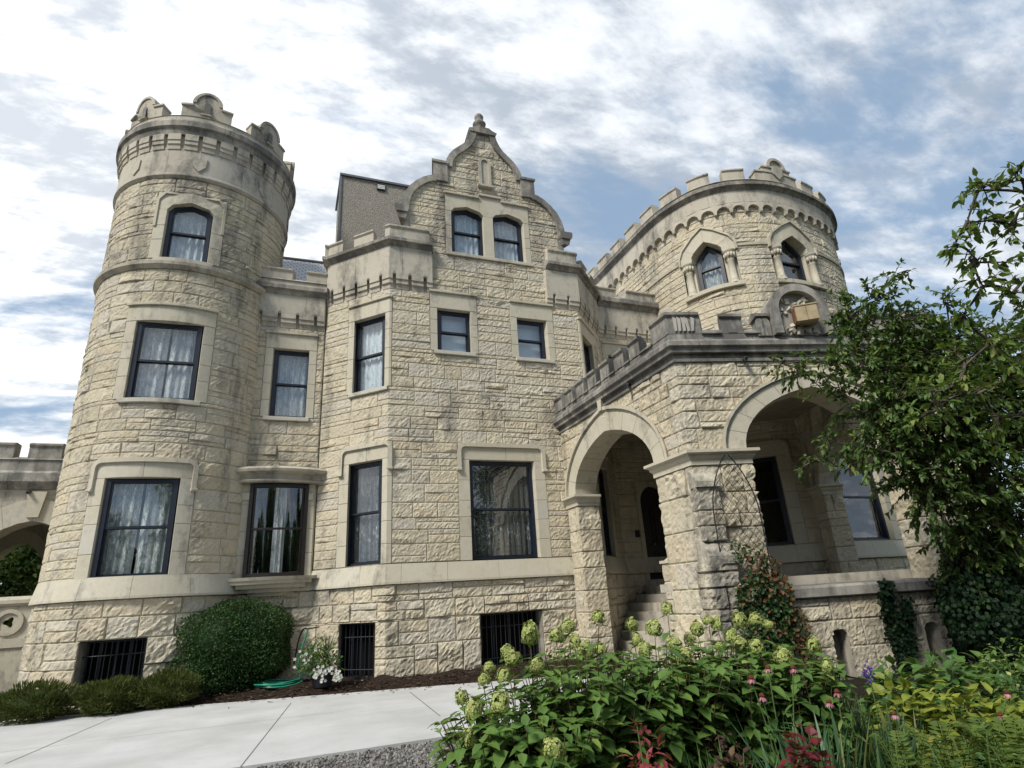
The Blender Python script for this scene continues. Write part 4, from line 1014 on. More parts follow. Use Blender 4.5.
# entrance door in the deep shade
dr = MB(); fr = Frame3(FRONT, uE(10.1), uE(11.2), -.2); W = fr.W
A = [(0, 1.84), (W, 1.84), (W, 4.1)] + [(W / 2 + W / 2 * math.cos(t), 4.1 + .5 * math.sin(t)) for t in np.linspace(0, math.pi, 9)[1:-1]] + [(0, 4.1)]; A = np.asarray(A)
V = np.concatenate([fr.w(A, .05), fr.w(A, -.02)]); n = len(A); dr.add(V, [tuple(range(n))] + [(i, n + i, n + (i + 1) % n, (i + 1) % n) for i in range(n)])
for x0, x1, z0, z1 in ((.1, W / 2 - .04, 1.95, 2.7), (W / 2 + .04, W - .1, 1.95, 2.7), (.1, W / 2 - .04, 2.8, 4.0), (W / 2 + .04, W - .1, 2.8, 4.0)):
    B = np.asarray([(x0, z0), (x1, z0), (x1, z1), (x0, z1)]); polyring(dr, fr, B, inset(B, .05), .05, .08)
d = dr.build('door', M['door'], castle)
hd = MB(); p_ = fr.w([(W * .45, 2.85)], .09)[0]; lathe(hd, (p_[0], p_[1], p_[2]), [(.03, -.03), (.04, 0), (.03, .03)], 10); hd.build('handle', M['metalgrey'], d)
ds = MB()
jambs(ds, FRONT, uE(10.1), uE(11.2), 1.84, 4.1, .12, .1, .5, -.3, .05); pbox(ds, FRONT, uE(9.98), uE(11.3), 1.66, 1.84, -.3, .18)
inn = [(uE(10.65) - .55 * math.cos(t), 4.1 + .5 * math.sin(t)) for t in np.linspace(0, math.pi, 11)]; outr = [(uE(9.98), 4.1), (uE(9.98), 4.72)] + [(uE(9.98) + 1.32 * q, 4.72) for q in np.linspace(0, 1, 9)[1:-1]] + [(uE(11.3), 4.72), (uE(11.3), 4.1)]
ring(ds, FRONT, inn, outr, -.3, .05, 0, 2); ds.build('door_surround', M['smooth'], castle)
bl = MB(); pbox(bl, FRONT, uE(9.80), uE(9.89), 3.05, 3.25, .02, .10); bl.build('bell_box', M['black'], castle)
# cross wall with its own arch closing the porch on the right
CROSS = Path([(13.55, 12.3), (12.05, 8.05)]); cu = CROSS.u[-1]
ci, co = tudor(.55 + (cu - .9) / 2, (cu - .9) / 2, 3.93, 1.3), tudor(.55 + (cu - .9) / 2, (cu - .9) / 2 + .3, 3.93, 1.62)
mb = MB(); masonry(mb, CROSS, 0, cu, 3.93, 5.95, (), lambda u, z: mid_in(u, z, ci, co), [], .02, .07, .38)
o = mb.build('porch_cross_wall', M['rock'], castle); mb = MB()
dn = np.array([-(CROSS.P[1] - CROSS.P[0])[1], (CROSS.P[1] - CROSS.P[0])[0]]) / cu; 
masonry(mb, Path([CROSS.at(0), CROSS.at(.55), CROSS.at(.55) + dn * .5]), 0, 1.05, 1.5, 3.7, (), None, [.55], .05, .05, .42)
o = mb.build('porch_respond', M['rock'], castle)
mb = MB(); d_ = co - ci; ring(mb, CROSS, ci, ci + d_ * .8, -.5, .04, 0, 2, .004); ring(mb, CROSS, ci + d_ * .8, co, 0, .08, 0, 4, .003)
sweep(mb, Path([CROSS.at(0), CROSS.at(.55), CROSS.at(.55) + dn * .5]), 0, 1.05, CAPP, 0, .5); mb.build('porch_arch', M['smooth'], castle)
mb = MB(); skin(mb, CROSS, 0, cu, -.5, 3.93, 5.95, ci); mb.build('porch_inner_wall', M['frieze'], castle)

# ---- body and roofs behind the parapets
bd = MB(); BODY = Path([(-3.6, 30), (-3.6, 17.5), (-1.5, 15.7), (.75, 15.72), (2.3, 14.25), (7.8, 14.25), (9.3, 15.72), (12.2, 15.72), (12.2, 19), (19.2, 19), (19.2, 30)])
rfm = MB(); P = BODY.P; rfm.add(np.c_[P, np.full(len(P), 10.2)], [tuple(range(len(P)))]); rfm.build('light_stop_roof', M['metalgrey'], castle)  # unseen slab behind the parapets, added to keep light out of the shell
for a, b in (((-3.6, 30), (-3.6, 17.6)), ((19.2, 18.5), (19.2, 30)), ((19.2, 30), (-3.6, 30))):
    p = Path([a, b]); masonry(bd, p, 0, p.u[-1], 0, 10.25, (), None, [], .03, .25, .45)
bd.build('rear_wall', M['rock'], castle)
sl = MB(); V = np.array([(-3.2, 16.4, 10.3), (18.5, 16.4, 10.3), (15, 19.6, 13.5), (-1.6, 19.6, 13.35), (18.5, 29.5, 10.3), (-3.2, 29.5, 10.3)])
sl.add(V[[0, 1, 2, 3]], [(0, 1, 2, 3)]); sl.add(V[[1, 4, 2]], [(0, 1, 2)]); sl.add(V[[5, 0, 3]], [(0, 1, 2)]); sl.add(V[[4, 5, 3, 2]], [(0, 1, 2, 3)])
sl.uv = np.array([(0, 0), (21.7, 0), (18.2, 5.6), (2.7, 5.6), (0, 0), (12, 0), (5, 5.6), (0, 0), (12, 0), (5, 5.6), (0, 0), (21.7, 0), (18.2, 8), (2.7, 8)], float)
sr = sl.build('slate_roof', M['slate'], castle)
rd = MB(); tube(rd, [(-1.6, 19.6, 13.38), (15, 19.6, 13.53)], .07, 8); rd.build('roof_ridge', M['metalgrey'], sr)
# stuccoed chimney block behind the gable
def onY(px, py, y):
    d = (px - 512) / FPX * CX - (py - 384) / FPX * CU + CF; return CAM + d * (y - CAM[1]) / d[1]
a = onY(342, 176, 17.6); b = onY(405, 187, 17.6); x0, x1, zt = a[0], b[0] + .9, (a[2] + b[2]) / 2
ch = MB(); ch.add([(x0, 17.6, 10), (x1, 17.6, 10), (x1, 19.6, 10), (x0, 19.6, 10), (x0, 17.6, zt), (x1, 17.6, zt), (x1, 19.6, zt), (x0, 19.6, zt)], [(0, 1, 5, 4), (1, 2, 6, 5), (2, 3, 7, 6), (3, 0, 4, 7), (4, 5, 6, 7)])
c_ = ch.build('chimney', M['stucco'], castle, label='pebbledashed block rising behind the curved gable')
ch = MB(); box3(ch, ((x0 + x1) / 2, 18.6, zt + .035), ((x1 - x0) / 2 + .07, 1.07, .04)); box3(ch, (x0 - .03, 17.62, (zt + 11) / 2), (.035, .06, (zt - 11) / 2)); ch.build('flashing', M['metalgrey'], c_)
v = onY(381, 188, 17.6); ch = MB(); box3(ch, (v[0], 17.58, v[2]), (.15, .03, .12)); 
for k in (-.06, 0, .06): box3(ch, (v[0], 17.545, v[2] + k), (.13, .012, .018), None, 1)
ch.build('vent', [M['black'], M['white']], c_)
# ------------------------------------------------------------------ ground
def sheet(name, poly, z, mat, kind='structure', tone=.5):
    mb = MB(); mb.add([(p[0], p[1], z if len(p) == 2 else p[2]) for p in poly], [tuple(range(len(poly)))], 0, tone); o = mb.build(name, mat); o['kind'] = kind; return o
g = G('lawn_and_soil'); p = g.pos(); n = g.noise(.35, 6, .6, 0, p); n2 = g.noise(30, 5, .7, 0, p)
M['ground'] = g.out(g.bsdf(g.mix(g.map(n2, .3, .7), (.018, .030, .010), (.055, .075, .022)), .95, g.bump(n2, .8, .05), .1))
g = G('garden_soil'); p = g.pos(); n2 = g.noise(26, 6, .7, 0, p)
M['soil'] = g.out(g.bsdf(g.mix(g.map(n2, .3, .7), (.012, .010, .008), (.05, .038, .026)), .95, g.bump(n2, 1, .05), .1))
g = G('bark_mulch'); p = g.pos(); v = g.vor(34, 'F1', g.scalevec(p, (1, 1.6, 1)), 'Color'); v2 = g.vor(34, 'F1', g.scalevec(p, (1, 1.6, 1)))
M['mulch'] = g.out(g.bsdf(g.mix(v, (.012, .008, .006), (.075, .045, .028)), .9, g.bump(v2, 1, .05), .2))
g = G('crushed_gravel'); p = g.pos(); v = g.vor(42, 'F1', p, 'Color'); v2 = g.vor(42, 'F1', p)
hs = g.n('ShaderNodeSeparateColor'); g.t.links.new(v, hs.inputs[0])
M['gravel'] = g.out(g.bsdf(g.mix(hs.outputs[0], (.06, .056, .05), (.30, .28, .255)), .9, g.bump(v2, 1, .03), .2))
g = G('broomed_concrete'); p = g.pos(); n = g.noise(.8, 6, .6, 0, p); n2 = g.noise(60, 4, .6, 0, p); n3 = g.noise(4, 6, .65, .2, p)
c = g.mix(g.map(n, .35, .65), (.42, .415, .395), (.54, .535, .52)); c = g.mix(g.map(n2, .35, .7, 0, .22), c, (.40, .39, .37)); c = g.mix(g.map(n3, .52, .72, 0, .35), c, (.44, .42, .385)); st = g.noise(.55, 7, .7, .8, g.scalevec(p, (.35, 1.4, 1))); c = g.mix(g.map(st, .56, .66, 0, .40), c, (.40, .385, .355)); ck = g.vor(.55, 'DISTANCE_TO_EDGE', g.n('ShaderNodeTexCoord').outputs['Object']); sp = g.noise(17, 2, .5, 0, p); c = g.mix(g.map(sp, .70, .76, 0, .6), c, (.30, .28, .25))
M['joint'] = simple('joint_line', (.30, .29, .275), .95, .1)
M['concrete'] = g.out(g.bsdf(c, .9, g.bump(n2, .25, .004), .2))
M['joint'] = simple('joint_line', (.17, .16, .15), .95, .1)
sheet('ground', [(-900, -900), (900, -900), (900, 900), (-900, 900)], -.02, M['ground'])
far = lambda x: 12.6 - (x - 3.68) * math.tan(R_(14))
def curve_far(x): return far(x) + .06 * math.sin(x * 1.3)
xs = np.linspace(-26, 7.6, 30)
near = [(7.6, 9.2), (5.5, 8.3), (3.9, 8.12), (2.36, 8.12), (1.1, 8.08), (-.2, 8.06), (-2, 8.1), (-4, 8.5), (-7, 9.7), (-12, 12), (-26, 17.5)]
# the walk: a thin slab so that its edge has a thickness
mb = MB(); top = [(x, far(x), .035) for x in xs] + [(a, b, .035) for a, b in near]; n = len(top)
mb.add(np.r_[top, [(a, b, -.05) for a, b, c in top]], [tuple(range(n - 1, -1, -1))] + [(i, (i + 1) % n, n + (i + 1) % n, n + i) for i in range(n)])
wk = mb.build('path', M['concrete']); wk['kind'] = 'structure'
jm = MB()
def joint(a, b, w=.007):
    a, b = np.asarray(a, float), np.asarray(b, float); d = (b - a) / np.linalg.norm(b - a); q = np.array([-d[1], d[0]]) * w
    jm.add([(*(a - q), .0385), (*(b - q), .0385), (*(b + q), .0385), (*(a + q), .0385)], [(0, 1, 2, 3)])
def J(p, q, w=.006): joint(atz(*p, .037)[:2], atz(*q, .037)[:2], w)
J((240, 767.5), (291, 703)); J((5, 764), (112, 718)); J((0, 752.5), (160, 733), .004); J((160, 733), (345, 711), .004)
J((410, 692), (440, 716), .008)
jm.build('path_joint', M['joint'], wk)
gv = sheet('gravel', [(9, 8.9), (9, -14), (-30, -14), (-30, 17), (-12, 11.5), (-4, 8.3), (-.2, 8.0), (4, 8.05), (6.5, 8.6)], -.004, M['gravel'])
def inpoly(x, y, P):
    r = np.zeros(len(x), bool); P = np.asarray(P)
    for a, b in zip(P, np.roll(P, -1, 0)): r ^= ((a[1] > y) != (b[1] > y)) & (x < (b[0] - a[0]) * (y - a[1]) / (b[1] - a[1] + 1e-12) + a[0])
    return r
# loose stones along the visible strip of gravel
gm = MB(); k = 8000
X = rng.uniform(-1.2, 3.4, k); Y = rng.uniform(5.2, 8.1, k); S = rng.uniform(.006, .017, k)
cube = np.array([(-1, -1, -1), (1, -1, -1), (1, 1, -1), (-1, 1, -1), (-.7, -.7, 1), (.7, -.7, 1), (.7, .7, 1), (-.7, .7, 1)]) * 1.0
for i in range(k):
    a = rng.uniform(0, 6.28); c, s = math.cos(a), math.sin(a); V = cube * S[i] * rng.uniform(.6, 1.3, (8, 3)) * (1, 1, .7)
    V = np.c_[V[:, 0] * c - V[:, 1] * s + X[i], V[:, 0] * s + V[:, 1] * c + Y[i], V[:, 2] + S[i] * .45]
    gm.add(V, np.array([(4, 5, 6, 7), (0, 1, 5, 4), (1, 2, 6, 5), (2, 3, 7, 6), (3, 0, 4, 7)]), 0, rng.random())
g = G('gravel_stones'); tn = g.attr('tone'); M['gstone'] = g.out(g.bsdf(g.mix(tn, (.05, .046, .042), (.32, .30, .27)), .9, None, .2))
o = gm.build('gravel', M['gstone']); o['kind'] = 'stuff'
# mulch bed along the wall, gently mounded
gx, gy = 60, 12; V = []
for i, x in enumerate(np.linspace(-12, 7.4, gx)):
    for j, t in enumerate(np.linspace(0, 1, gy)):
        y = far(x) - .05 + t * 5.5; V.append((x, y, .005 + .11 * min(1, t * 7) + .035 * rng.normal() * (t > 0)))
i = np.arange(gx - 1)[:, None] * gy + np.arange(gy - 1)[None]
mb = MB(); mb.add(V, np.stack([i, i + gy, i + gy + 1, i + 1], -1).reshape(-1, 4)); o = mb.build('mulch_bed', M['mulch'], smooth=True); o['kind'] = 'structure'
mm = MB(); k = 2600; X = rng.uniform(-7, 5.6, k); T = rng.beta(1.1, 2.2, k) * 2.6; T[:130] = -rng.exponential(.16, 130)
for i in range(k):
    y = far(X[i]) - .06 + T[i]; z = .02 + .11 * max(0, min(1, T[i] / 5.5 * 7)) + (.012 if T[i] < 0 else 0); a = rng.uniform(0, 6.28); l, w_ = rng.uniform(.02, .07), rng.uniform(.006, .016); c, s = math.cos(a), math.sin(a); tl = rng.uniform(-.4, .4)
    V = np.array([(-l, -w_, 0), (l, -w_, tl * l), (l, w_, tl * l), (-l, w_, .008)]); mm.add(np.c_[V[:, 0] * c - V[:, 1] * s + X[i], V[:, 0] * s + V[:, 1] * c + y, V[:, 2] + z + .015], np.array([(0, 1, 2, 3)]), 0, rng.random())
g = G('mulch_chips'); M['chips'] = g.out(g.bsdf(g.mix(g.attr('tone'), (.012, .009, .007), (.10, .065, .042)), .9, None, .2))
o = mm.build('mulch_chips', M['chips']); o['kind'] = 'stuff'
sheet('garden_bed', [(2.3, 7.9), (4, 8.0), (6.6, 8.5), (6.95, 8.6), (12.3, 7.4), (30, 5), (30, -12), (9, -12), (1.2, .4), (1.0, 3.5), (1.3, 6)], .004, M['soil'])

# ------------------------------------------------------------------ arcade wing at the far left
arc = thing('arcade_wing', 'stone carriage porch with pointed arches and battlements beyond the left tower', 'arcade', (-9, 19, 0))
AY = 19.0
ARC = Path([(-18, AY), (-4.6, AY)])
def ua(x): return x + 18
ac = ua(-6.7 - .55); zsp = 2.75
def ptd(c, hs, z0, rise, n=9):
    t = np.linspace(0, 1, n); x = hs * (1 - t ** 1.25); z = z0 + rise * np.sin(t * math.pi / 2 * .93) / math.sin(math.pi / 2 * .93); return np.r_[np.c_[c - x, z], np.c_[c + x, z][::-1][1:]]
AC = hit(ARC, 33, 520)[0]
for c in (AC, AC - 5.2, AC - 10.4):
    mb = MB(); A = ptd(c, 1.9, 2.3, 1.9); B = ptd(c, 2.35, 2.3, 2.5)
    ring(mb, ARC, A, B, -.6, .05, 0, 2, .004)
    slab(mb, ARC, [(c - .13, 4.28), (c + .13, 4.28), (c + .22, 4.95), (c - .22, 4.95)], 0, .12, 0, .7)
    mb.build('arch', M['smooth'], arc)
ma = MB()
def adrop(u, z):
    r = np.zeros(np.shape(u), bool)
    for c in (AC, AC - 5.2, AC - 10.4):
        mm_ = (ptd(c, 1.9, 2.3, 1.9) + ptd(c, 2.35, 2.3, 2.5)) / 2; r |= (z < np.interp(u, mm_[:, 0], mm_[:, 1], left=-1, right=-1))
    return r
masonry(ma, ARC, .02, 13.35, 2.3, 5.05, (), adrop, [], .012, .08, .55)
for c in (AC + 2.6, AC - 2.6, AC - 7.8):
    if c < 13: pb = Path([(c - 18 - .62, AY + .7), (c - 18 - .62, AY), (c - 18 + .62, AY), (c - 18 + .62, AY + .7)]); masonry(ma, pb, 0, pb.u[-1], 0, 2.3, (), None, list(pb.u[1:-1]), .05, .08, .45)
ma.build('arcade_wall', M['frieze'], arc)
mb = MB(); sweepb(mb, ARC, 0, 13.4, [(-.6, 5.02), (.05, 5.02), (.22, 5.2), (.22, 5.42), (.1, 5.5), (-.6, 5.5)], 1.6); mb.build('cornice', M['porchpar'], arc)
mb = MB(); q = hit(ARC, 22, 456)[0] - .16; ms = []
for i in range(-10, 6):
    a = q + .32 + i * 1.07
    if 0 < a < 13: ms.append((a, min(13.39, a + .75)))
crenels(mb, ARC, 0, 13.4, 5.5, 5.88, 6.28, ms, .1, .4); mb.build('parapet', M['porchpar'], arc)
# back wall of the carriage porch with its own arch, vault and balustrade
mb = MB(); BK = Path([(-18, AY + 4.5), (-4.0, AY + 4.5)]); bc = hit(BK, 22, 540)[0]
A = ptd(bc, 1.15, 2.4, 1.75); B = ptd(bc, 1.5, 2.4, 2.15); ring(mb, BK, A, B, -.5, .05, 0, 3, .004); 
for s in (-1, 1): pbox(mb, BK, bc + s * 1.32 - .18, bc + s * 1.32 + .18, 0, 2.4, -.5, .05, 0, .6); pbox(mb, BK, bc + s * 1.32 - .24, bc + s * 1.32 + .24, 2.3, 2.45, -.5, .1, 0, .6)
mb.build('arch', M['smooth'], arc)
mb = MB(); skin(mb, BK, 0, bc - 1.3, 0, 0, 5.4, A); skin(mb, BK, bc + 1.3, 14, 0, 0, 5.4, A); skin(mb, BK, bc - 1.3, bc + 1.3, 0, 2.4, 5.4, (A + B) / 2); mb.build('back_wall', M['frieze'], arc)
mb = MB(); mb.add([(-18, AY - .05, 5.3), (-4, AY - .05, 5.3), (-4, AY + 4.6, 5.3), (-18, AY + 4.6, 5.3)], [(0, 1, 2, 3)]); mb.build('ceiling', M['ceiling'], arc)
BA = Path([(-12, AY - .55), (-4.7, AY - .55)]); mb = MB(); sweep(mb, BA, 0, BA.u[-1], [(-.25, 2.10), (.06, 2.10), (.1, 2.16), (.1, 2.24), (.04, 2.32), (-.25, 2.32)]); 
qc = hit(BA, 11, 613); 
for i in range(-4, 3):
    c = qc[0] + i * 1.02
    if not .6 < c < BA.u[-1] - .2: continue
    t = np.linspace(0, 2 * math.pi, 19); zc = 1.735
    ring(mb, BA, np.c_[c - .21 * np.cos(t), zc + .21 * np.sin(t)], np.c_[c - .30 * np.cos(t), zc + .30 * np.sin(t)], -.1, .06, 0, 18)
    ring(mb, BA, np.c_[c - .10 * np.cos(t) * (1 + .3 * np.cos(3 * t)), zc + .10 * np.sin(t) * (1 + .3 * np.cos(3 * t))], np.c_[c - .23 * np.cos(t), zc + .23 * np.sin(t)], -.08, .02, 0, 18)
    for s in (-1, 1):
        pass
    t2 = np.linspace(0, 2 * math.pi, 17) + math.pi / 4
    k_ = np.minimum(.511 / (np.abs(np.cos(t2)) + 1e-6), .367 / (np.abs(np.sin(t2)) + 1e-6)); sq = np.c_[c - k_ * np.cos(t2), zc + k_ * np.sin(t2)]; ring(mb, BA, np.c_[c - .29 * np.cos(t2), zc + .29 * np.sin(t2)], sq, -.08, .01, 0, 16)
sweep(mb, BA, 0, BA.u[-1], [(-.25, 1.17), (.08, 1.17), (.08, 1.37), (-.25, 1.37)]); sweep(mb, BA, 0, BA.u[-1], [(-.25, 0), (.04, 0), (.04, 1.17), (-.25, 1.17)])
mb.build('balustrade', M['smooth'], arc)
# ------------------------------------------------------------------ foliage tools
def unit(v): return v / (np.linalg.norm(v, axis=-1, keepdims=True) + 1e-9)
def leaves(mb, P, D, Nn, Ln, Wd, mat=0, tone=None, fold=.22, droop=.18, simple=False, shape=(0, .92, .80, 0)):
    """P bases, D directions, Nn up-normals; each leaf a folded blade"""
    P = np.asarray(P, float); n = len(P)
    if n == 0: return
    D = unit(np.asarray(D, float)); S = unit(np.cross(D, Nn)); U = np.cross(S, D); Ln = np.broadcast_to(np.asarray(Ln, float), (n,))[:, None]; Wd = np.broadcast_to(np.asarray(Wd, float), (n,))[:, None] / 2
    tone = rng.random(n) if tone is None else np.broadcast_to(np.asarray(tone, float), (n,))
    if simple:
        tip = P + D * Ln - U * Ln * droop; mid = P + D * Ln * .45
        a = mid + S * Wd + U * Wd * fold; b = mid - S * Wd + U * Wd * fold
        V = np.stack([P, a, tip, b], 1).reshape(-1, 3); i = np.arange(n)[:, None] * 4
        mb.add(V, np.concatenate([i + [0, 1, 2], i + [0, 2, 3]]), mat, np.concatenate([tone, tone])); return
    rows = []
    for t, w in ((.32, shape[1]), (.68, shape[2])):
        c = P + D * Ln * t - U * Ln * droop * t * t
        rows += [c + S * Wd * w + U * Wd * w * fold, c, c - S * Wd * w + U * Wd * w * fold]
    tip = P + D * Ln - U * Ln * droop * 1.1
    V = np.stack([P] + rows + [tip], 1).reshape(-1, 3); i = np.arange(n)[:, None] * 8
    tri = np.concatenate([i + [0, 1, 2], i + [0, 2, 3], i + [4, 7, 5], i + [5, 7, 6]]); quad = np.concatenate([i + [1, 4, 5, 2], i + [2, 5, 6, 3]])
    mb.add(V, tri, mat, np.tile(tone, 4)); off = len(V)
    mb.F.append(quad + mb.n - off); mb.mi.append(np.full(len(quad), mat, int)); mb.tone.append(np.tile(tone, 2))
def rdir(n): return unit(rng.normal(size=(n, 3)))
def blade(mb, base, tip, w, sag=.0, mat=0, tone=.5, n=5):
    """a strap leaf from base to tip that arches over"""
    base, tip = np.asarray(base, float), np.asarray(tip, float); t = np.linspace(0, 1, n + 1)[:, None]; h = tip - base
    c = base + h * t; c[:, 2] += (np.linalg.norm(h) * sag * 4 * t * (1 - t))[:, 0]
    d = np.array([h[0], h[1], 0.0]); s = unit(np.cross(d + 1e-6, [0, 0, 1.0])) if np.linalg.norm(d) > 1e-3 else np.array([1.0, 0, 0])
    a = rng.uniform(-.6, .6); s = s * math.cos(a) + np.cross([0, 0, 1.0], s) * math.sin(a)
    ww = w * np.array([.6, 1, 1, .85, .55, .02])[:n + 1, None] / 2
    V = np.concatenate([c - s * ww, c + s * ww]); i = np.arange(n)[:, None]; mb.add(V, i + np.array([[0, n + 1, n + 2, 1]]), mat, tone)

M['lf_hyd'] = leaf_mat('hydrangea_leaf', (.060, .130, .026), (.175, .285, .062), (.30, .37, .08), .55, .30, .25)
M['fl_hyd'] = leaf_mat('lime_floret', (.26, .33, .07), (.56, .61, .24), (.40, .32, .13), .7, .2, .2)
M['stem'] = simple('woody_stem', (.095, .075, .04), .9, .1, 0, .4, 30)
M['gstem'] = simple('green_stem', (.07, .12, .035), .7, .2, 0, .3, 30)
M['bark'] = None
g = G('grey_bark'); p = g.pos(); n = g.noise(8, 7, .7, .4, g.scalevec(p, (1, 1, .25)))
M['bark'] = g.out(g.bsdf(g.mix(g.map(n, .35, .65), (.035, .028, .022), (.15, .125, .10)), .95, g.bump(n, 1, .05), .1))
M['lf_tree'] = leaf_mat('tree_leaf', (.040, .092, .022), (.130, .215, .048), (.25, .30, .07), .5, .3, .4)
M['lf_near'] = leaf_mat('light_tree_leaf', (.055, .110, .020), (.16, .235, .042), (.26, .29, .06), .5, .35, .35)
M['lf_box'] = leaf_mat('boxwood_leaf', (.016, .048, .014), (.050, .105, .026), (.09, .15, .04), .55, .15, .22)
M['lf_jun'] = leaf_mat('yew_spray', (.035, .055, .012), (.115, .135, .030), (.20, .19, .04), .6, .15, .25)
M['lf_ivy'] = leaf_mat('ivy_leaf', (.005, .016, .006), (.012, .034, .011), (.025, .055, .015), .6, .1, .2)
M['lf_vine'] = leaf_mat('vine_leaf', (.016, .045, .014), (.045, .095, .025), None, .5, .2, .35)
M['lf_rust'] = leaf_mat('autumn_vine_leaf', (.11, .05, .025), (.24, .115, .06), None, .7, .2, .2)
M['lf_iris'] = leaf_mat('strap_leaf', (.035, .085, .038), (.085, .165, .07), (.22, .22, .07), .5, .2, .4)
M['lf_hosta'] = leaf_mat('golden_hosta_leaf', (.13, .17, .022), (.33, .36, .05), (.50, .47, .09), .5, .3, .35)
M['lf_green'] = leaf_mat('broad_green_leaf', (.040, .100, .024), (.115, .21, .048), (.26, .31, .08), .5, .25, .35)
M['lf_var'] = leaf_mat('pale_variegated_leaf', (.07, .14, .03), (.20, .27, .06), (.50, .48, .22), .5, .3, .35)
M['lf_red'] = leaf_mat('crimson_leaf', (.07, .008, .012), (.20, .018, .025), (.27, .06, .05), .5, .25, .35)
M['lf_pinkred'] = leaf_mat('rosy_leaf', (.16, .025, .03), (.36, .06, .07), (.40, .13, .10), .5, .25, .35)
M['lf_maroon'] = leaf_mat('maroon_leaf', (.030, .014, .012), (.090, .036, .028), (.12, .08, .03), .6, .2, .3)
M['lf_fern'] = leaf_mat('fern_frond', (.06, .11, .02), (.16, .21, .04), (.28, .26, .06), .6, .3, .25)
M['petal_pink'] = leaf_mat('pink_petal', (.34, .11, .16), (.52, .27, .31), (.66, .45, .44), .6, .25, .2)
M['petal_purple'] = leaf_mat('purple_petal', (.05, .02, .17), (.12, .05, .33), None, .6, .2, .2)
M['petal_white'] = leaf_mat('white_petal', (.68, .68, .62), (.82, .82, .76), None, .6, .25, .2)
M['cone'] = simple('seed_cone', (.10, .035, .015), .9, .1, 0, .5, 90)
M['hose'] = simple('green_hose', (.015, .20, .12), .35, .5, 0, .1, 10)
M['pot'] = simple('dark_planter', (.012, .014, .020), .5, .4)

# ---- trees
def tree(name, label, base, trunk, clusters, leaf, Ll, dens, mat, r0=.17, group=None, up=.25, limbfrac=.72):
    root = thing(name, label, 'tree', base, group); base = np.asarray(base, float)
    tm = MB(); T = np.asarray([base] + list(trunk), float)
    def bez(A, B, C, n=9):
        t = np.linspace(0, 1, n)[:, None]; return (1 - t) ** 2 * A + 2 * t * (1 - t) * B + t * t * C
    sm_ = catmull(T, 5); rr = np.linspace(r0, r0 * .42, len(sm_)); rr[:3] *= np.array([1.5, 1.2, 1.05]); tube(tm, sm_, rr, 10)
    cm = MB(); nodes = [q for q in sm_[len(sm_) // 3:]]
    for (c, r) in clusters:
        c = np.asarray(c, float)
        k = int(np.argmin([np.linalg.norm(c - q) + 1.4 * max(0, q[2] - c[2] + .2) for q in nodes])); A = nodes[k]
        midp = (A + c) / 2 + np.array([0, 0, .12 * np.linalg.norm(c - A)]) + rng.normal(0, .08, 3)
        br = bez(A, midp, c, 10); L0 = np.linalg.norm(c - A); tube(tm, br, np.linspace(min(r0 * .3, .014 + .012 * L0), .007, 10), 6)
        nodes += [br[5], br[8]]
        nt = max(9, int(dens * r * r * 9)); ln = r * rng.uniform(.55, 1.15, nt); dirs = unit(rng.normal(size=(nt, 3)) + np.array([0, 0, up]) + .55 * unit(c - A))
        for d, l in zip(dirs, ln):
            s0 = br[rng.integers(5, 10)] + rng.normal(0, .12 * r, 3); e = s0 + d * l + np.array([0, 0, -.18 * l]); tw = bez(s0, s0 + d * l * .6, e, 5); tube(tm, tw, np.linspace(.008, .003, 5), 4, caps=False)
            n = max(4, int(l / (Ll * .26))); t = rng.uniform(.12, 1, n); t[-2:] = 1; P = np.stack([np.interp(t, np.linspace(0, 1, 5), tw[:, q]) for q in range(3)], -1)
            D = unit(d + rng.normal(0, .75, (n, 3)) + np.array([0, 0, -.35])); Nn = unit(rng.normal(0, .45, (n, 3)) + np.array([0, 0, 1]))
            tn = np.clip(rng.normal(.45, .2, n) + (.30 if rng.random() < .25 else 0), 0, 1)
            leaves(cm, P, D, Nn, Ll * rng.uniform(.6, 1.15, n), Ll * leaf * rng.uniform(.8, 1.1, n), 0, tn, .25, .25, False, (0, 1, .72, 0))
    tm.build('trunk', M['bark'], root, smooth=True); cm.build('crown', M[mat], root); return root
def cl(lst, dep=None):
    return [(at(px, py, d), r * d / FPX) for px, py, d, r in lst]
tb = np.array([11.25, 6.15, 0])
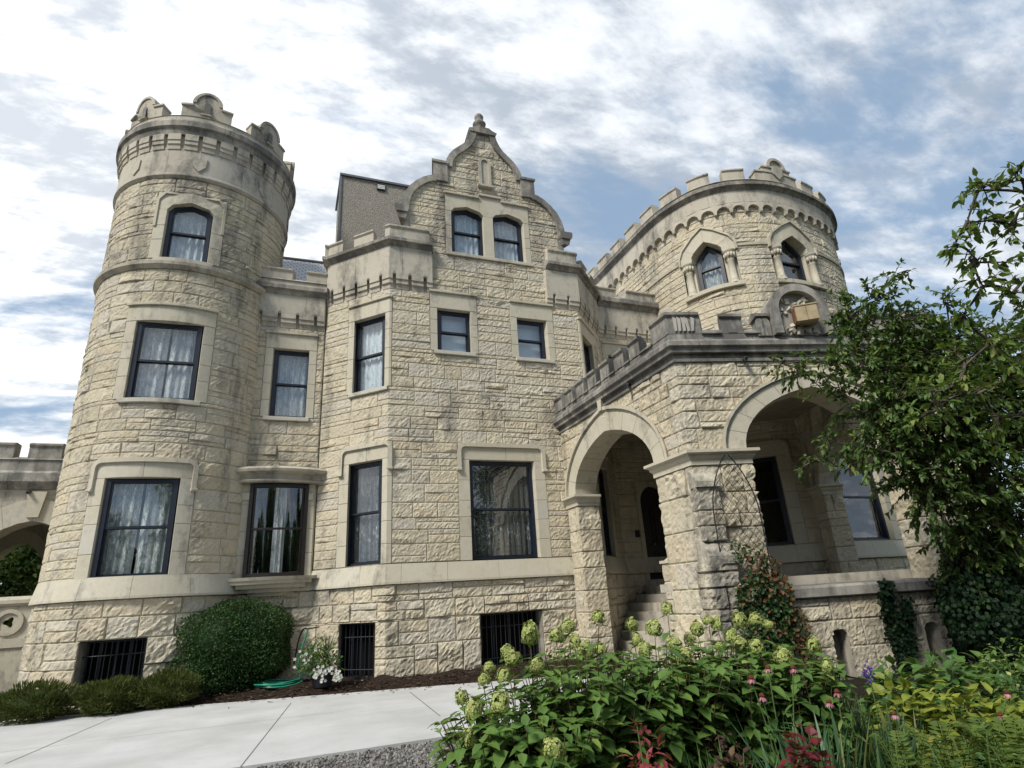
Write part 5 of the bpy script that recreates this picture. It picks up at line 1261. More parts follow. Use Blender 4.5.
tree('dooryard_tree', 'leafy dark green tree with an ivied leaning trunk before the right porch pier', tb, [at(1022, 575, 9.3), at(1000, 520, 9.2), at(975, 465, 9.1), at(955, 420, 9.0), at(940, 375, 9.0)],
     cl([(880, 405, 9.0, 42), (930, 385, 9.2, 52), (985, 385, 9.0, 52), (862, 432, 8.8, 34), (910, 442, 8.9, 46), (968, 452, 8.9, 54), (1018, 430, 9.2, 56), (852, 352, 9.1, 36), (812, 362, 9.0, 26), (783, 366, 9.0, 17), (798, 374, 9.0, 20), (830, 385, 8.9, 26), (850, 300, 9.2, 22), (880, 300, 9.3, 26), (868, 322, 9.2, 28), (908, 272, 9.2, 15), (905, 322, 9.3, 32), (948, 345, 9.3, 42), (862, 462, 8.8, 20), (832, 468, 8.8, 14), (908, 486, 9.0, 27), (872, 492, 8.9, 10), (940, 500, 8.9, 40), (985, 505, 8.9, 42), (958, 535, 9.0, 34), (1012, 520, 9.2, 44), (920, 352, 9.2, 44), (1005, 345, 9.4, 44), (890, 450, 8.6, 36), (1030, 480, 9, 50), (1040, 380, 9, 60), (890, 365, 9.3, 38), (925, 470, 8.7, 40), (838, 330, 9.2, 20), (900, 395, 8.7, 40), (950, 410, 8.7, 44), (818, 462, 8.8, 13), (802, 468, 8.8, 8), (835, 440, 8.8, 18), (960, 570, 9.1, 30), (1000, 560, 9.1, 34), (945, 300, 9.3, 22)]),
     .46, .108, 15, 'lf_tree', .2)
t2 = at(1185, 640, 6.6); t2[2] = 0
tree('side_tree', 'sparse light leaved tree at the right edge with branches reaching over the garden', t2, [at(1180, 560, 6.6), at(1165, 430, 6.6), at(1140, 330, 6.5), at(1110, 250, 6.4), at(1090, 190, 6.4)],
     cl([(962, 192, 6.3, 13), (982, 186, 6.4, 15), (1012, 180, 6.4, 18), (966, 226, 6.3, 15), (992, 220, 6.4, 17), (1016, 228, 6.4, 20), (953, 246, 6.3, 10), (977, 262, 6.3, 15), (1006, 262, 6.4, 18), (986, 292, 6.3, 14), (1015, 296, 6.4, 18), (960, 318, 6.3, 12), (1030, 200, 6.4, 24), (1040, 260, 6.4, 26), (1000, 345, 6.3, 26), (960, 370, 6.3, 24), (925, 392, 6.3, 18), (940, 415, 6.3, 20), (985, 395, 6.3, 26), (1015, 375, 6.2, 28), (1000, 425, 6.3, 22), (1060, 330, 6.4, 50), (1070, 420, 6.4, 50), (915, 425, 6.3, 12), (945, 350, 6.4, 14), (1100, 220, 6.4, 60), (1150, 140, 6.8, 70), (1180, 60, 6.6, 80), (1240, 150, 6.8, 90), (1120, 40, 6.8, 60), (1260, 260, 6.6, 80), (1230, 40, 6.2, 80), (1200, 340, 7.0, 60)]),
     .46, .118, 11, 'lf_near', .14)
# ivy: hanging over the low wall, and wrapped round the trunk of the tree
def ivy_on_wall(label, strands):
    root_pt = np.r_[PORCH.at(uR(strands[0][0]), .1), 0]; iv = thing('ivy', label, 'ivy', root_pt); mb = MB(); sb = MB()
    for s0, w0, z1, z0, s1 in strands:
        n = int(900 * (z1 - z0) * w0 / .16); t = rng.random(n); ww = w0 * (1 - .35 * np.sin(t * 3.1 + s0)) ; s = s0 + (s1 - s0) * t + rng.normal(0, .5, n) * ww; z = z1 + (z0 - z1) * t
        o = .06 + .1 * rng.random(n) + np.where(z > 1.26, .07, 0); P = np.c_[PORCH.at(uR(0) + s, 0)[:, :2] - N_R * o[:, None], z]
        leaves(mb, P, unit(rng.normal(0, .6, (n, 3)) + np.r_[-N_R * .3, -1]), unit(rng.normal(0, .35, (n, 3)) + np.r_[-N_R, .35]), .065, .06, 0, None, .15, .15)
        tube(sb, np.c_[PORCH.at(uR(0) + s0 + (s1 - s0) * np.linspace(0, 1, 5), .06), np.linspace(z1, z0, 5)], .008, 5)
    mb.build('foliage', M['lf_ivy'], iv); sb.build('stem', M['stem'], iv)
hs = lambda px, py: hit(PORCH, px, py)[0] - uR(0)
ivy_on_wall('forked ivy strand trailing down the low wall between the two drain holes', [(hs(878, 583), .11, 1.50, .0, hs(892, 640)), (hs(902, 600), .09, 1.2, .0, hs(898, 640))])
ivy_on_wall('slanting ivy strand crossing the low wall beside the right drain hole', [(hs(931, 582), .09, 1.5, .1, hs(948, 625))])
iv = thing('ivy', 'dense dark ivy swathing the leaning trunk and the pier behind it', 'ivy', tb); mb = MB(); sb = MB()
for px, py, d, r in ((968, 590, 9.4, 24), (975, 570, 9.4, 30), (1022, 610, 9.0, 40), (980, 630, 9.3, 26), (1005, 630, 9.0, 44), (1030, 620, 9.0, 50), (985, 610, 8.8, 40), (970, 550, 9.5, 26)):
    n = 1500; c = at(px, py, d); R = r * d / FPX; P = c + rdir(n) * R * rng.uniform(.55, 1, (n, 1)) ** .5; P[:, 2] = np.maximum(P[:, 2], .02)
    leaves(mb, P, unit(rng.normal(0, .6, (n, 3)) + [0, 0, -1]), unit(rng.normal(0, .4, (n, 3)) + (P - c) / R + [-.2, -.4, .3]), .068, .06, 0, None, .15, .15)
tube(sb, [tb, at(1010, 560, 9.1), at(985, 510, 9.1)], .03, 6)
mb.build('foliage', M['lf_ivy'], iv); sb.build('stem', M['stem'], iv)

# ---- clipped and low shrubs by the wall
def dense_shrub(name, label, c, rad, n, mat, ll, wl, spiky=0.0, group=None, power=2.6, lump=.10, cat='shrub'):
    base = np.array([c[0], c[1], 0.06]); root = thing(name, label, cat, base, group); rad = np.asarray(rad, float); mb = MB(); cc = np.array([c[0], c[1], .06 + rad[2]])
    d = rdir(n); q = (np.abs(d / 1) ** power).sum(1) ** (-1 / power); P0 = d * q[:, None]
    ph = rng.uniform(0, 6, 6); lum = 1 + lump * (np.sin(P0[:, 0] * 5 + ph[0]) * np.sin(P0[:, 1] * 6 + ph[1]) + .7 * np.sin(P0[:, 2] * 7 + ph[2] + P0[:, 0] * 4)) ; depth = 1 - .16 * rng.random(n) ** 1.5 + rng.exponential(.018, n)
    P = cc + P0 * rad * (lum * depth)[:, None]; kp = P[:, 2] > .06; P, d = P[kp], d[kp]; m_ = len(P)
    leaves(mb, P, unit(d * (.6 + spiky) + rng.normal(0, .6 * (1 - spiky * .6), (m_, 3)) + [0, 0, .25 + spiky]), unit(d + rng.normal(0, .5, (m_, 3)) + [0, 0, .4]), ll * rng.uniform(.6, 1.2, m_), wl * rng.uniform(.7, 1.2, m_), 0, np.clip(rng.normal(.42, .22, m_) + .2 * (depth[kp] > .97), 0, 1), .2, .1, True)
    mb.build('foliage', M[mat], root)
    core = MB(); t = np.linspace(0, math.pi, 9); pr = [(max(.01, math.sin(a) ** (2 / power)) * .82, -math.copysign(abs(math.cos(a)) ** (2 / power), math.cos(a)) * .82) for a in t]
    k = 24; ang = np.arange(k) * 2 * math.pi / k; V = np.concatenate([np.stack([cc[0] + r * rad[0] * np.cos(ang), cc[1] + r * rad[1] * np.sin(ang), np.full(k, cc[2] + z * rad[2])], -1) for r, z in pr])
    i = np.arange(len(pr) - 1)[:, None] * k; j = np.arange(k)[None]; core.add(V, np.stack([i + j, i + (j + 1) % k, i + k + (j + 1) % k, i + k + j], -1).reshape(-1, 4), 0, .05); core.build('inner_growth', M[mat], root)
    return root
c = at(231, 655, 12.75); dense_shrub('boxwood_shrub', 'large rounded boxwood between the tower and the hose', c, (1.14, .90, .88), 30000, 'lf_box', .055, .034, .1, None, 2.8, .06)
for k, (px, d, rx, rz, lab) in enumerate(((26, 722, .58, .27, 'low feathery yew at the far left below the tower'), (104, 714, .46, .25, 'low feathery yew in front of the tower basement window'), (163, 707, .46, .27, 'low feathery yew tucked against the big boxwood'))):
    c = atz(px, d, .08) + [0, .36, 0]; dense_shrub('yew_shrub', lab, c, (rx, .42, rz), 4200, 'lf_jun', .10, .022, .65, 'low yew shrubs in the mulch', 2.2, .16)
c = at(-8, 650, 14.2); dense_shrub('clipped_shrub', 'clipped dark shrub cut off by the left edge beyond the tower', c, (.58, .6, .75), 7000, 'lf_box', .055, .034, .1, None, 2.6, .05)

# ---- planter with white flowers, garden hose
c = at(322, 686, 11.9); c[2] = .1
pl_ = thing('flower_planter', 'dark planter of white flowers with dark red spikes left of the barred window', 'planter', c); mb = MB(); lathe(mb, c, [(.15, 0), (.18, .03), (.22, .25), (.25, .27), (.25, .30), (.21, .30), (.19, .26)], 20); mb.build('pot', M['pot'], pl_, smooth=False)
mb = MB(); n = 900; d = rdir(n); d[:, 2] = np.abs(d[:, 2]); P = c + [0, 0, .30] + d * [.46, .40, .62] * rng.uniform(.4, 1, (n, 1)); P[:, 0] -= .16 * rng.random(n)
leaves(mb, P, unit(d + rng.normal(0, .5, (n, 3))), unit(d + [0, 0, 1]), .08, .04, 0, None); mb.build('foliage', M['lf_green'], pl_)
mb = MB(); n = 62; a = rng.uniform(-.20, .34, n); P = np.c_[c[0] + a, c[1] - .30 - .1 * rng.random(n), c[2] + .14 + .30 * rng.random(n) - .2 * a * a]
k = np.arange(40); P[:14] = np.c_[c[0] - .34 + .1 * rng.normal(size=14), c[1] - .2 * rng.random(14) - .1, c[2] + .45 + .3 * rng.random(14)]
for q in range(5):
    t = q * 1.2566; D = np.stack([np.full(n, math.cos(t)), np.full(n, -.35), np.full(n, math.sin(t))], -1) + rng.normal(0, .12, (n, 3)); leaves(mb, P, D, np.tile([0, -1, .3], (n, 1)), .034, .034, 0, None, .1, .1)
mb.build('white_flowers', M['petal_white'], pl_)['kind'] = 'stuff'
mb = MB()
for _ in range(16): a = rng.uniform(-.12, .12); blade(mb, c + [.06, 0, .5], c + [.06 + a * 1.6, rng.uniform(-.1, .1), rng.uniform(.9, 1.12)], .022, .03, 0, rng.random())
mb.build('spike', M['lf_maroon'], pl_)
h0 = at(278, 689, 12.3); h0[2] = .14
hs_ = thing('garden_hose', 'green garden hose coiled on the mulch below its wall tap', 'hose', h0); mb = MB(); pts = []
for i in range(150):
    t = i / 150; a = t * 5.5 * 2 * math.pi; r = .40 + .05 * math.sin(a * .37) + .02 * math.sin(a * 1.7); pts.append((h0[0] + r * math.cos(a) + .05 * math.sin(t * 9), h0[1] + r * .75 * math.sin(a), h0[2] + .015 + .07 * t + .015 * math.sin(a * 2.3)))
e = np.asarray(pts[-1]); tap = at(308, 629, 13.0); tap[1] = min(tap[1], 15.4)
low = at(297, 688, 12.5); low[2] = .2; mid_ = at(302, 648, 12.8)
pts += [tuple(q) for q in catmull([e, low, (low + mid_) / 2 + [-.03, 0, 0], mid_, tap], 8)[1:]]
tube(mb, pts, .018, 6); mb.build('hose', M['hose'], hs_, smooth=True)
mb = MB(); w_ = at(294, 664, 13.1); tube(mb, catmull([tap, tap + [-.1, 0, .0], (tap + w_) / 2 + [-.06, 0, .12], w_], 5), .017, 6); tube(mb, [tap, tap + [.25, .35, .02]], .016, 6); mb.build('tap_pipe', M['black'], hs_)

# ---- hydrangeas in the foreground
def head_mesh(seed):
    r = np.random.default_rng(seed); mb = MB(); n = 430; d = unit(r.normal(size=(n, 3))); d[:, 2] = np.where(d[:, 2] < -.55, -d[:, 2], d[:, 2]); lump = 1 + .20 * np.sin(d[:, 0] * 5 + seed * 2) * np.sin(d[:, 2] * 4 + seed) + .15 * np.sin(d[:, 1] * 7 + seed) + r.normal(0, .06, n); lump = lump * (1 - .22 * np.clip(d[:, 2], 0, 1) ** 2 * (np.hypot(d[:, 0], d[:, 1]) > .3))
    P = d * [.058, .058, .066] * lump[:, None]; a = unit(np.cross(d, [.3, .2, .9])); b = np.cross(d, a); tn = np.clip(r.normal(.5, .25, n) + d[:, 2] * .2, 0, .99)
    for q in range(4):
        t = q * math.pi / 2 + r.uniform(0, 1.5, n); D = a * np.cos(t)[:, None] + b * np.sin(t)[:, None] + d * .35; leaves(mb, P, D, d, .0115, .012, 0, tn, .1, .1)
    return mb
def shoot_leaves(mb, sb, P0, P1, n_pairs, Ll, lean, tone0=.45, w=.6):
    t = np.linspace(0, 1, 6)[:, None]; mid = (P0 + P1) / 2 + np.r_[(P1 - P0)[:2] * -.12, .1]; c = (1 - t) ** 2 * P0 + 2 * t * (1 - t) * mid + t * t * P1; tube(sb, c, np.linspace(.005, .003, 6), 5, caps=False)
    ts = np.linspace(.30, 1, n_pairs); Q = np.stack([np.interp(ts, t[:, 0], c[:, k]) for k in range(3)], -1); ax = unit(P1 - P0); ph = rng.uniform(0, 6.28); PP, DD, NN, LL = [], [], [], []
    for i, q in enumerate(Q):
        a0 = ph + i * math.pi / 2
        for s in (0, math.pi):
            e1 = unit(np.cross(ax, [.1, .9, .2])); e2 = np.cross(ax, e1); D = e1 * math.cos(a0 + s) + e2 * math.sin(a0 + s) + ax * rng.uniform(.0, .5) + rng.normal(0, .15, 3); PP.append(q); DD.append(D); NN.append(ax * .8 + [0, 0, .6] + rng.normal(0, .2, 3)); LL.append(Ll * rng.uniform(.7, 1.15) * (1 - .3 * (i == len(Q) - 1)))
    n = len(PP); leaves(mb, PP, DD, np.asarray(NN), LL, np.asarray(LL) * w * rng.uniform(.85, 1.1, n), 0, np.clip(rng.normal(tone0, .22, n), 0, 1), .2, .28, False, (0, 1, .75, 0))
heads_px = [(530, 634, 4.3), (556, 636, 4.5), (568, 627, 4.6), (598, 618, 4.2), (507, 652, 4.1), (513, 659, 4.0), (489, 668, 4.0), (484, 681, 3.9), (504, 676, 3.8), (462, 698, 3.9), (500, 704, 3.6), (473, 711, 3.8), (470, 738, 3.6), (553, 749, 3.2), (575, 642, 4.5), (586, 652, 4.4), (537, 666, 4.1),
            (632, 625, 4.9), (667, 609, 4.8), (637, 640, 4.7), (654, 629, 4.9), (674, 644, 4.6), (684, 657, 4.4), (708, 621, 5.0), (717, 624, 5.0), (697, 629, 5.0), (720, 647, 4.8), (732, 637, 4.9), (740, 645, 4.8), (756, 647, 4.8), (756, 620, 5.0), (783, 657, 4.6), (814, 645, 4.8), (827, 667, 4.5), (645, 650, 4.6), (600, 650, 4.5), (768, 625, 5.1), (740, 621, 5.0), (690, 640, 4.9)]
shr = [('hydrangea nearest the path, hung with many lime flower heads', (520, 690, 3.95), .52), ('hydrangea with one tall bloom rising against the steps', (588, 690, 4.15), .50), ('hydrangea in front of the porch steps with thin bare stems', (658, 690, 4.4), .52), ('hydrangea growing before the buttressed porch pier', (722, 690, 4.7), .50), ('hydrangea at the right end of its row beside the trellis vine', (785, 695, 4.75), .46)]
hroots = []
for lab, (px, py, d), R in shr:
    b = at(px, py, d); b[2] = 0; hroots.append((thing('hydrangea_shrub', lab, 'hydrangea', b, 'hydrangeas along the garden edge'), b, R, d))
protos = []
hm = [head_mesh(s) for s in (1, 2, 3, 4)]
per = {i: [] for i in range(len(hroots))}
for k, (px, py, d) in enumerate(heads_px):
    p = at(px, py, d); i = int(np.argmin([np.linalg.norm(p[:2] - q[1][:2]) for q in hroots])); per[i].append(p)
    mshi = k % 4
    if len(protos) <= mshi:
        o = hm[mshi].build('flower_head', M['fl_hyd'], None); protos.append(o)
    else:
        o = protos[mshi].copy(); COL.objects.link(o)
    o.parent = hroots[i][0]; o.location = tuple(p - hroots[i][1]); s = rng.uniform(.62, 1.02); o.scale = (s, s * rng.uniform(.85, 1.1), s * rng.uniform(.85, 1.3)); o.rotation_euler = (rng.uniform(-.4, .4), rng.uniform(-.4, .4), rng.uniform(0, 6))
for i, (root, b, R, d) in enumerate(hroots):
    mb, sb = MB(), MB()
    for p in per[i]:
        s0 = b + np.r_[(p - b)[:2] * .35 + rng.normal(0, .06, 2), 0]; shoot_leaves(mb, sb, s0, p - [0, 0, .05], 8, .138, 0, .48)
    ztop = np.mean([p[2] for p in per[i]]) - .05
    for _ in range(150):
        a = rng.uniform(0, 6.28); r = R * math.sqrt(rng.random()) * 1.1; h = ztop * (1 - .12 * (r / R) ** 2) * (rng.uniform(.90, 1.035) if rng.random() < .7 else rng.uniform(.6, .9)) - .03
        p = b + [r * math.cos(a), r * math.sin(a), h]; s0 = b + np.r_[(p - b)[:2] * .4 + rng.normal(0, .05, 2), 0]; shoot_leaves(mb, sb, s0, p, 6, .140, 0, .45)
    mb.build('foliage', M['lf_hyd'], root); sb.build('stems', M['stem'], root)

# ---- border plants at the lower right
def strap_clump(name, label, px, py, d, n, h, spread, w, mat='lf_iris', group=None, cat='iris'):
    b = at(px, py, d); b[2] = 0; root = thing(name, label, cat, b, group); mb = MB()
    for _ in range(n):
        a = rng.uniform(0, 6.28); r = spread * rng.random() ** .6; l = h * rng.uniform(.7, 1.05); o = rng.normal(0, .06 + spread * .12, 2); blade(mb, b + [*o, 0], b + [o[0] + r * math.cos(a), o[1] + r * math.sin(a), l * math.sqrt(max(.1, 1 - (r / h) ** 2 * .7))], w * rng.uniform(.7, 1.2), rng.uniform(0, .10), 0, rng.random())
    mb.build('blades', M[mat], root); return root
strap_clump('iris_clump', 'big fan of upright grey green iris blades behind the crimson plant', 808, 740, 3.7, 120, 0.80, .40, .030, group='iris clumps')
strap_clump('iris_clump', 'smaller iris fan below the purple flower', 884, 720, 4.7, 60, .62, .24, .026, group='iris clumps')
strap_clump('daylily_clump', 'arching grassy daylily leaves beside the maroon plant', 700, 745, 3.7, 60, .66, .42, .016, 'lf_green', cat='daylily', group='daylilies in the border')
strap_clump('daylily_clump', 'grassy daylily leaves under the drain hole and the last hydrangea', 838, 690, 4.9, 60, .75, .40, .014, 'lf_green', cat='daylily', group='daylilies in the border')
def leafy_plant(name, label, cat, px, py, d, rad, n, mat, Ll, w, z0=.3, group=None, up=.5, shape=(0, 1, .75, 0), droop=.3):
    top = at(px, py, d); h = max(.15, top[2]); b = np.array([top[0], top[1], 0]); root = thing(name, label, cat, b, group); mb, sb = MB(), MB(); di = rdir(n); di[:, 2] = np.abs(di[:, 2])
    P = b + di * [rad, rad, h * (1 - z0)] * (rng.uniform(.25, 1, (n, 1)) ** .6) + [0, 0, h * z0]
    leaves(mb, P, unit(di * [1, 1, .2] + rng.normal(0, .4, (n, 3)) + [0, 0, up - .4]), unit(di * .7 + [0, 0, 1]), Ll * rng.uniform(.65, 1.15, n), Ll * w * rng.uniform(.85, 1.15, n), 0, np.clip(rng.normal(.5, .25, n) + (P[:, 2] / h - .7) * .4, 0, 1), .25, droop, False, shape)
    for q in P[::max(1, n // 14)]: tube(sb, [b + rng.normal(0, .03, 3) * [1, 1, 0], q], .004, 4)
    mb.build('foliage', M[mat], root); sb.build('stem', M['gstem'], root); return root
leafy_plant('coleus_plant', 'crimson ruffled coleus in front of the big iris fan', 'coleus', 799, 722, 3.05, .14, 420, 'lf_red', .055, .9, .40)
leafy_plant('coleus_plant', 'rosy red coleus with narrow leaves below the hydrangeas', 'coleus', 643, 722, 3.1, .16, 300, 'lf_pinkred', .078, .38, .35)
leafy_plant('heuchera_plant', 'dull maroon plant between the two red coleus plants', 'heuchera', 724, 728, 3.2, .18, 420, 'lf_maroon', .052, .6, .25)
for lab, px, py, d, mat, R, n, Ll in (('broad green hosta at the foot of the ivy strands', 935, 652, 6.2, 'lf_green', .42, 170, .17), ('dark green hosta close to the ivied trunk', 985, 655, 6.6, 'lf_green', .40, 160, .16), ('golden hosta behind the smaller iris fan', 905, 682, 5.4, 'lf_hosta', .34, 170, .13), ('golden hosta in the middle of the border', 948, 682, 5.0, 'lf_hosta', .34, 170, .12), ('brightest golden hosta in front of the pale shrub', 990, 690, 4.9, 'lf_hosta', .34, 170, .12), ('green hosta below the second ivy strand', 895, 662, 6.0, 'lf_green', .34, 150, .15)):
    leafy_plant('hosta_plant', lab, 'hosta', px, py, d, R, n, mat, Ll, .62, .35, 'hostas in the border', .7, (0, 1, .85, 0), .4)
leafy_plant('variegated_shrub', 'pale variegated shrub with small leaves at the right edge', 'shrub', 1005, 632, 5.6, .36, 700, 'lf_var', .062, .55, .2)
def fern(label, px, py, d, n, L_):
    top = at(px, py, d); b = np.array([top[0], top[1], 0.0]); root = thing('fern_plant', label, 'fern', b, 'ferns in the border'); mb = MB()
    for k in range(n):
        a = k * 2.4 + rng.uniform(-.3, .3); dr = np.array([math.cos(a), math.sin(a), 0]); t = np.linspace(0, 1, 26); c = b + dr * (L_ * .75 * t)[:, None] + np.c_[np.zeros((26, 2)), top[2] * 1.1 * np.sin(t * 2.3)]
        tg = unit(np.gradient(c, axis=0)); sd = unit(np.cross(tg, [0, 0, 1.0])); up_ = np.cross(sd, tg); w = L_ * .22 * np.sin(np.clip(t * 1.15 + .12, 0, 1) * math.pi) ** .8 + .004; tn = rng.random()
        for s in (-1, 1): leaves(mb, c[2:], sd[2:] * s + tg[2:] * .6 - [0, 0, .25], up_[2:], w[2:], .022, 0, np.clip(tn + rng.normal(0, .1, 24), 0, 1), .1, .1, True)
        tube(mb, c, .003, 4, caps=False)
    mb.build('fronds', M['lf_fern'], root)
fern('yellow green fern left of the right corner', 945, 738, 3.8, 8, .42); fern('olive fern in the lower right corner', 1005, 735, 3.7, 9, .46); fern('small yellow fern between the iris and the corner fern', 905, 748, 3.6, 7, .32)
def coneflower(label, blooms, col='petal_pink'):
    b = np.mean([at(px, py, d) for px, py, d in blooms], 0); b[2] = 0; root = thing('coneflower_plant', label, 'coneflower', b, 'coneflowers in the border'); sb = MB(); lm = MB()
    for px, py, d in blooms:
        p = at(px, py, d); tube(sb, catmull([b + rng.normal(0, .04, 3) * [1, 1, 0], (b + p) / 2 + [0, 0, .08], p], 4), .004, 5)
        fm = MB(); n = 13; a = np.arange(n) * 2 * math.pi / n; D = np.c_[np.cos(a), np.sin(a), np.full(n, -.55)] + rng.normal(0, .1, (n, 3)); leaves(fm, np.tile(p, (n, 1)), D, np.tile([0, 0, 1.0], (n, 1)), .045, .015, 0, None, .1, .25); fb = fm.build('bloom', M[col], root)
        cm = MB(); lathe(cm, p - [0, 0, .008], [(.012, 0), (.019, .008), (.016, .02), (.006, .028)], 10); cm.build('seed_head', M['cone'], fb)
        q = b + (p - b) * rng.uniform(.2, .85, (9, 1)); leaves(lm, q, rdir(9) * [1, 1, .3], np.tile([0, 0, 1.0], (9, 1)), .11, .03, 0, None)
    sb.build('stem', M['gstem'], root); lm.build('foliage', M['lf_green'], root)
coneflower('pink coneflowers in front of the trellis hydrangea', [(768, 668, 4.1), (751, 678, 4.0), (793, 668, 4.2), (762, 696, 3.9)])
coneflower('pinkish purple coneflower standing over the iris blades', [(837, 692, 4.1), (829, 702, 4.0)])
coneflower('faded red coneflowers near the right corner', [(894, 714, 4.2), (1007, 693, 4.5), (1000, 715, 4.3)])
p = at(868, 672, 4.9); b = np.array([p[0], p[1], 0]); pr_ = thing('purple_flower', 'violet flower spike above the smaller iris fan', 'flower', b); mb = MB(); n = 60; d = rdir(n) * rng.uniform(.3, 1, (60, 1)); leaves(mb, p + d * [.032, .032, .075], d, np.cross(d, [.2, .5, .8]), .022, .02, 0, None); mb.build('bloom', M['petal_purple'], pr_)
mb = MB(); tube(mb, [b, p], .005, 5); mb.build('stem', M['gstem'], pr_)
# mixed low growth that fills the border between the named plants
mb = MB(); n = 9000; X = rng.uniform(1.6, 9.8, n); Y = rng.uniform(1.5, 7.7, n); V_ = np.c_[X, Y]; dep = X * math.sin(YAW) + Y * math.cos(YAW); lat = X * math.cos(YAW) - Y * math.sin(YAW)
kp = (lat > .28 * dep) & (dep > 2.9) & (dep < 7.6) & (Y < 8.45 - .25 * (X - 6.9)); X, Y, dep = X[kp], Y[kp], dep[kp]; n = len(X); hh = .10 + .20 * rng.random(n) + .10 * np.sin(X * 3) * np.sin(Y * 2.3) + np.where(dep < 5, .16, .12)
D = rdir(n); D[:, 2] = D[:, 2] * .4 + .15; leaves(mb, np.c_[X, Y, np.maximum(.03, hh * rng.uniform(.3, 1, n))], D, unit(rng.normal(0, .35, (n, 3)) + [0, 0, 1]), rng.uniform(.06, .17, n), rng.uniform(.022, .06, n), 0, np.clip(rng.normal(.42, .28, n), 0, 1), .25, .25)
for _ in range(1500):
    i = rng.integers(n); a = rng.uniform(0, 6.28); l = rng.uniform(.2, .5); blade(mb, (X[i], Y[i], 0), (X[i] + .22 * math.cos(a) * l * 2, Y[i] + .22 * math.sin(a) * l * 2, l), .010, .06, 0, rng.random())
o = mb.build('undergrowth', M['lf_green']); o['kind'] = 'stuff'; o['label'] = 'mixed green leaves and grass blades filling the flower border'

# ---- trellis and its vine on the porch pier
tp_ = np.r_[PORCH.at(uR(.77), .30), 0]; tl = thing('trellis', 'thin iron trellis with a pointed top leaning on the porch pier', 'trellis', tp_); mb = MB()
def tq(s, z): return np.r_[PORCH.at(uR(s), .30 - .03 * z), z]
def thw(z): return .40 if z < 2.7 else .40 * math.cos((z - 2.7) / 1.12 * math.pi / 2) ** .75
zz = np.linspace(0, 3.80, 34); TC_ = .70
for s in (-1, 1): tube(mb, [tq(TC_ + s * thw(z), z) for z in zz], .011, 6)
tube(mb, [tq(TC_ - .40, 2.95 - .2), tq(TC_ + .40, 2.95 - .2)], .007, 5)
mb.build('frame', M['iron'], tl); mb = MB()
for s in (-1, 1):
    for z0 in np.arange(-.9, 3.7, .19):
        seg = []
        for t in np.linspace(0, 1, 18):
            x = -.40 + .80 * t; z = z0 + (x * s + .40) * 1.35
            if 0 < z < 3.8 and abs(x) <= thw(z) + .001: seg.append(tq(TC_ + x, z))
        if len(seg) > 1: tube(mb, seg, .0045, 4)
mb.build('lattice', M['rust'], tl)
vn = thing('climbing_vine', 'bushy green vine turning rusty orange on the trellis foot', 'vine', tp_); mb, sb = MB(), MB()
for s, z, rs, rz, n, rust in ((.75, .5, .42, .5, 900, .05), (.95, .95, .42, .45, 900, .12), (.80, 1.35, .36, .4, 750, .15), (1.10, 1.45, .26, .34, 300, .5), (.86, 1.95, .20, .28, 120, .45), (.62, 2.1, .10, .2, 45, .1), (1.3, .85, .20, .38, 200, .6), (1.05, 1.85, .16, .2, 60, .85), (1.42, .4, .16, .3, 90, .5)):
    d = rdir(n) * rng.uniform(.6, 1, (n, 1)); P = np.c_[PORCH.at(uR(s) + d[:, 0] * rs, .34)[:, :2] - N_R * (d[:, 1] * .16)[:, None], np.maximum(.03, z + d[:, 2] * rz)]
    isr = rng.random(n) < rust
    for m_, kk in ((0, ~isr), (1, isr)):
        q = kk.sum(); leaves(mb, P[kk], unit(d[kk] * .5 + rng.normal(0, .6, (q, 3)) + [0, 0, -.5]), unit(rng.normal(0, .4, (q, 3)) + np.r_[-N_R, .5]), .075, .05, m_, None)
for k in range(7): tube(sb, [tq(.8 + .1 * k - .3, 0), tq(.8 + .06 * k - .2, .9), tq(.85 + .05 * k - .2, 1.6)], .007, 5)
mb.build('foliage', [M['lf_vine'], M['lf_rust']], vn); sb.build('stem', M['stem'], vn)

# ---- small fittings
bx = MB(); q = uR(2.72); A3 = np.array([[*E_R, 0], [*(-N_R), 0], [0, 0, 1]]); c = np.r_[PORCH.at(q, .30), 6.55]
rot = R_(-22); A4 = np.array([A3[0] * math.cos(rot) - A3[1] * math.sin(rot), A3[0] * math.sin(rot) + A3[1] * math.cos(rot), A3[2]])
nb = thing('nesting_box', 'yellow timber box fixed in the round-headed crest of the porch', 'box', c)
box3(bx, c, (.20, .17, .16), A4); bx.build('box_body', M['boxwood_yel'], nb)
bx = MB(); box3(bx, c - A4[0] * .205, (.012, .165, .155), A4); bx.build('rusty_side', M['boxrust'], nb)
bx = MB(); box3(bx, c + A4[2] * .17, (.215, .185, .012), A4); box3(bx, c + A4[2] * .0 + A4[1] * .172, (.004, .004, .155), A4, 1); box3(bx, c - A3[1] * .2, (.05, .12, .05), A3, 1); bx.build('lid', [M['boxwood_yel'], M['boxrust']], nb)
def camera_(label, u, z, path, grp='security cameras'):
    p = np.r_[path.at(u, .12), z]; nn = path.at(u, 1) - path.at(u, 0); r = thing('security_camera', label, 'camera', p, grp); ax = np.array([[nn[1], -nn[0], 0], [nn[0], nn[1], 0], [0, 0, 1]])
    mb = MB(); box3(mb, p, (.035, .05, .04), ax); mb.build('mount', M['black'], r)
    mb = MB(); t = np.array([nn[0], nn[1], -.25]); tube(mb, [p + t * .05, p + t * .12], .04, 12); mb.build('camera_body', M['metalgrey'], r); mb = MB(); tube(mb, [p + t * .119, p + t * .13], .032, 12); mb.build('lens', M['black'], r)
camera_('round white security camera under the cornice over the left porch arch', uL(10.35), 5.76, PORCH)
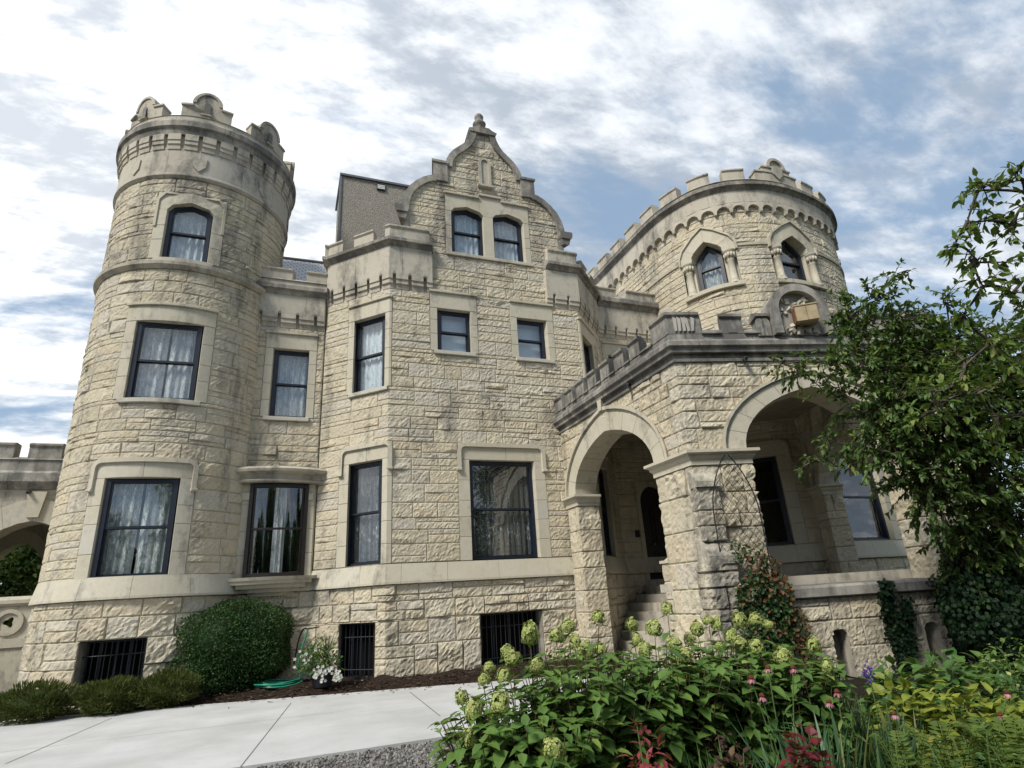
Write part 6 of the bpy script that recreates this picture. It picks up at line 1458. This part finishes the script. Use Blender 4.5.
camera_('white security camera under the cornice near the porch corner', uR(1.42), 5.70, PORCH)
camera_('small security camera over the arcade keystone', hit(ARC, 31, 494)[0], 4.93, ARC)

# ---- distant trees
def far_tree(name, label, x, y, h, r, n, mat='lf_tree', group=None, sz=.5):
    root = thing(name, label, 'tree', (x, y, 0), group); tm = MB(); tube(tm, [(x, y, 0), (x + .2, y, h * .4), (x, y + .2, h * .75)], [.35, .25, .1], 8)
    mb = MB(); 
    for _ in range(16):
        d = rdir(1)[0]; c = np.array([x, y, h * .62]) + d * [r * .62, r * .62, h * .27]; R = r * rng.uniform(.35, .55); k = n // 16; q = rdir(k); P = c + q * R * rng.uniform(.55, 1, (k, 1)); P[:, 2] = np.maximum(P[:, 2], .3)
        leaves(mb, P, q + rng.normal(0, .6, (k, 3)), unit(q + [0, 0, .8]), sz * rng.uniform(.6, 1.2, k), sz * .6, 0, None, .2, .2, True)
        tube(tm, [(x, y, h * .45), tuple(c)], [.1, .04], 5)
    tm.build('trunk', M['bark'], root, smooth=True); mb.build('crown', M[mat], root)
far_tree('background_tree', 'dark green tree seen through the arches of the arcade', -13.2, 34, 7.4, 4.5, 26000, group='trees behind the arcade', sz=.28)
far_tree('background_tree', 'dark green tree seen through the arches of the arcade', -18.5, 37, 8, 5, 20000, group='trees behind the arcade', sz=.3)
mb = MB()
for x in np.linspace(-46, 46, 15):
    h = rng.uniform(9, 15); y = -30 - rng.uniform(0, 8); r = rng.uniform(4, 6)
    for _ in range(14):
        d = rdir(1)[0]; c = np.array([x, y, h * .5]) + d * [r * .75, r * .5, h * .42]; k = 480; q = rdir(k); P = c + q * r * .45 * rng.uniform(.6, 1, (k, 1)); P[:, 2] = np.maximum(P[:, 2], .2)
        leaves(mb, P, q + rng.normal(0, .6, (k, 3)), unit(q + [0, 0, .8]), .55, .42, 0, None, .2, .2, True)
o = mb.build('treeline', M['lf_tree']); tag(o, 'wood across the lawn, mirrored in the window panes', 'treeline', None, 'stuff')
mb = MB()
for x in np.linspace(-75, 95, 26):
    h = rng.uniform(8, 12); y = 66 + rng.uniform(-7, 7); r = rng.uniform(4.5, 6.5)
    for _ in range(8):
        d = rdir(1)[0]; c = np.array([x, y, h * .48]) + d * [r * .8, r * .5, h * .4]; k = 260; q = rdir(k); P = c + q * r * .5 * rng.uniform(.5, 1, (k, 1)); P[:, 2] = np.maximum(P[:, 2], .2)
        leaves(mb, P, q + rng.normal(0, .6, (k, 3)), unit(q + [0, 0, .8]), .9, .7, 0, None, .2, .2, True)
o = mb.build('treeline', M['lf_tree']); tag(o, 'distant wood behind the castle, dark green in the left arcade arch', 'treeline', None, 'stuff')
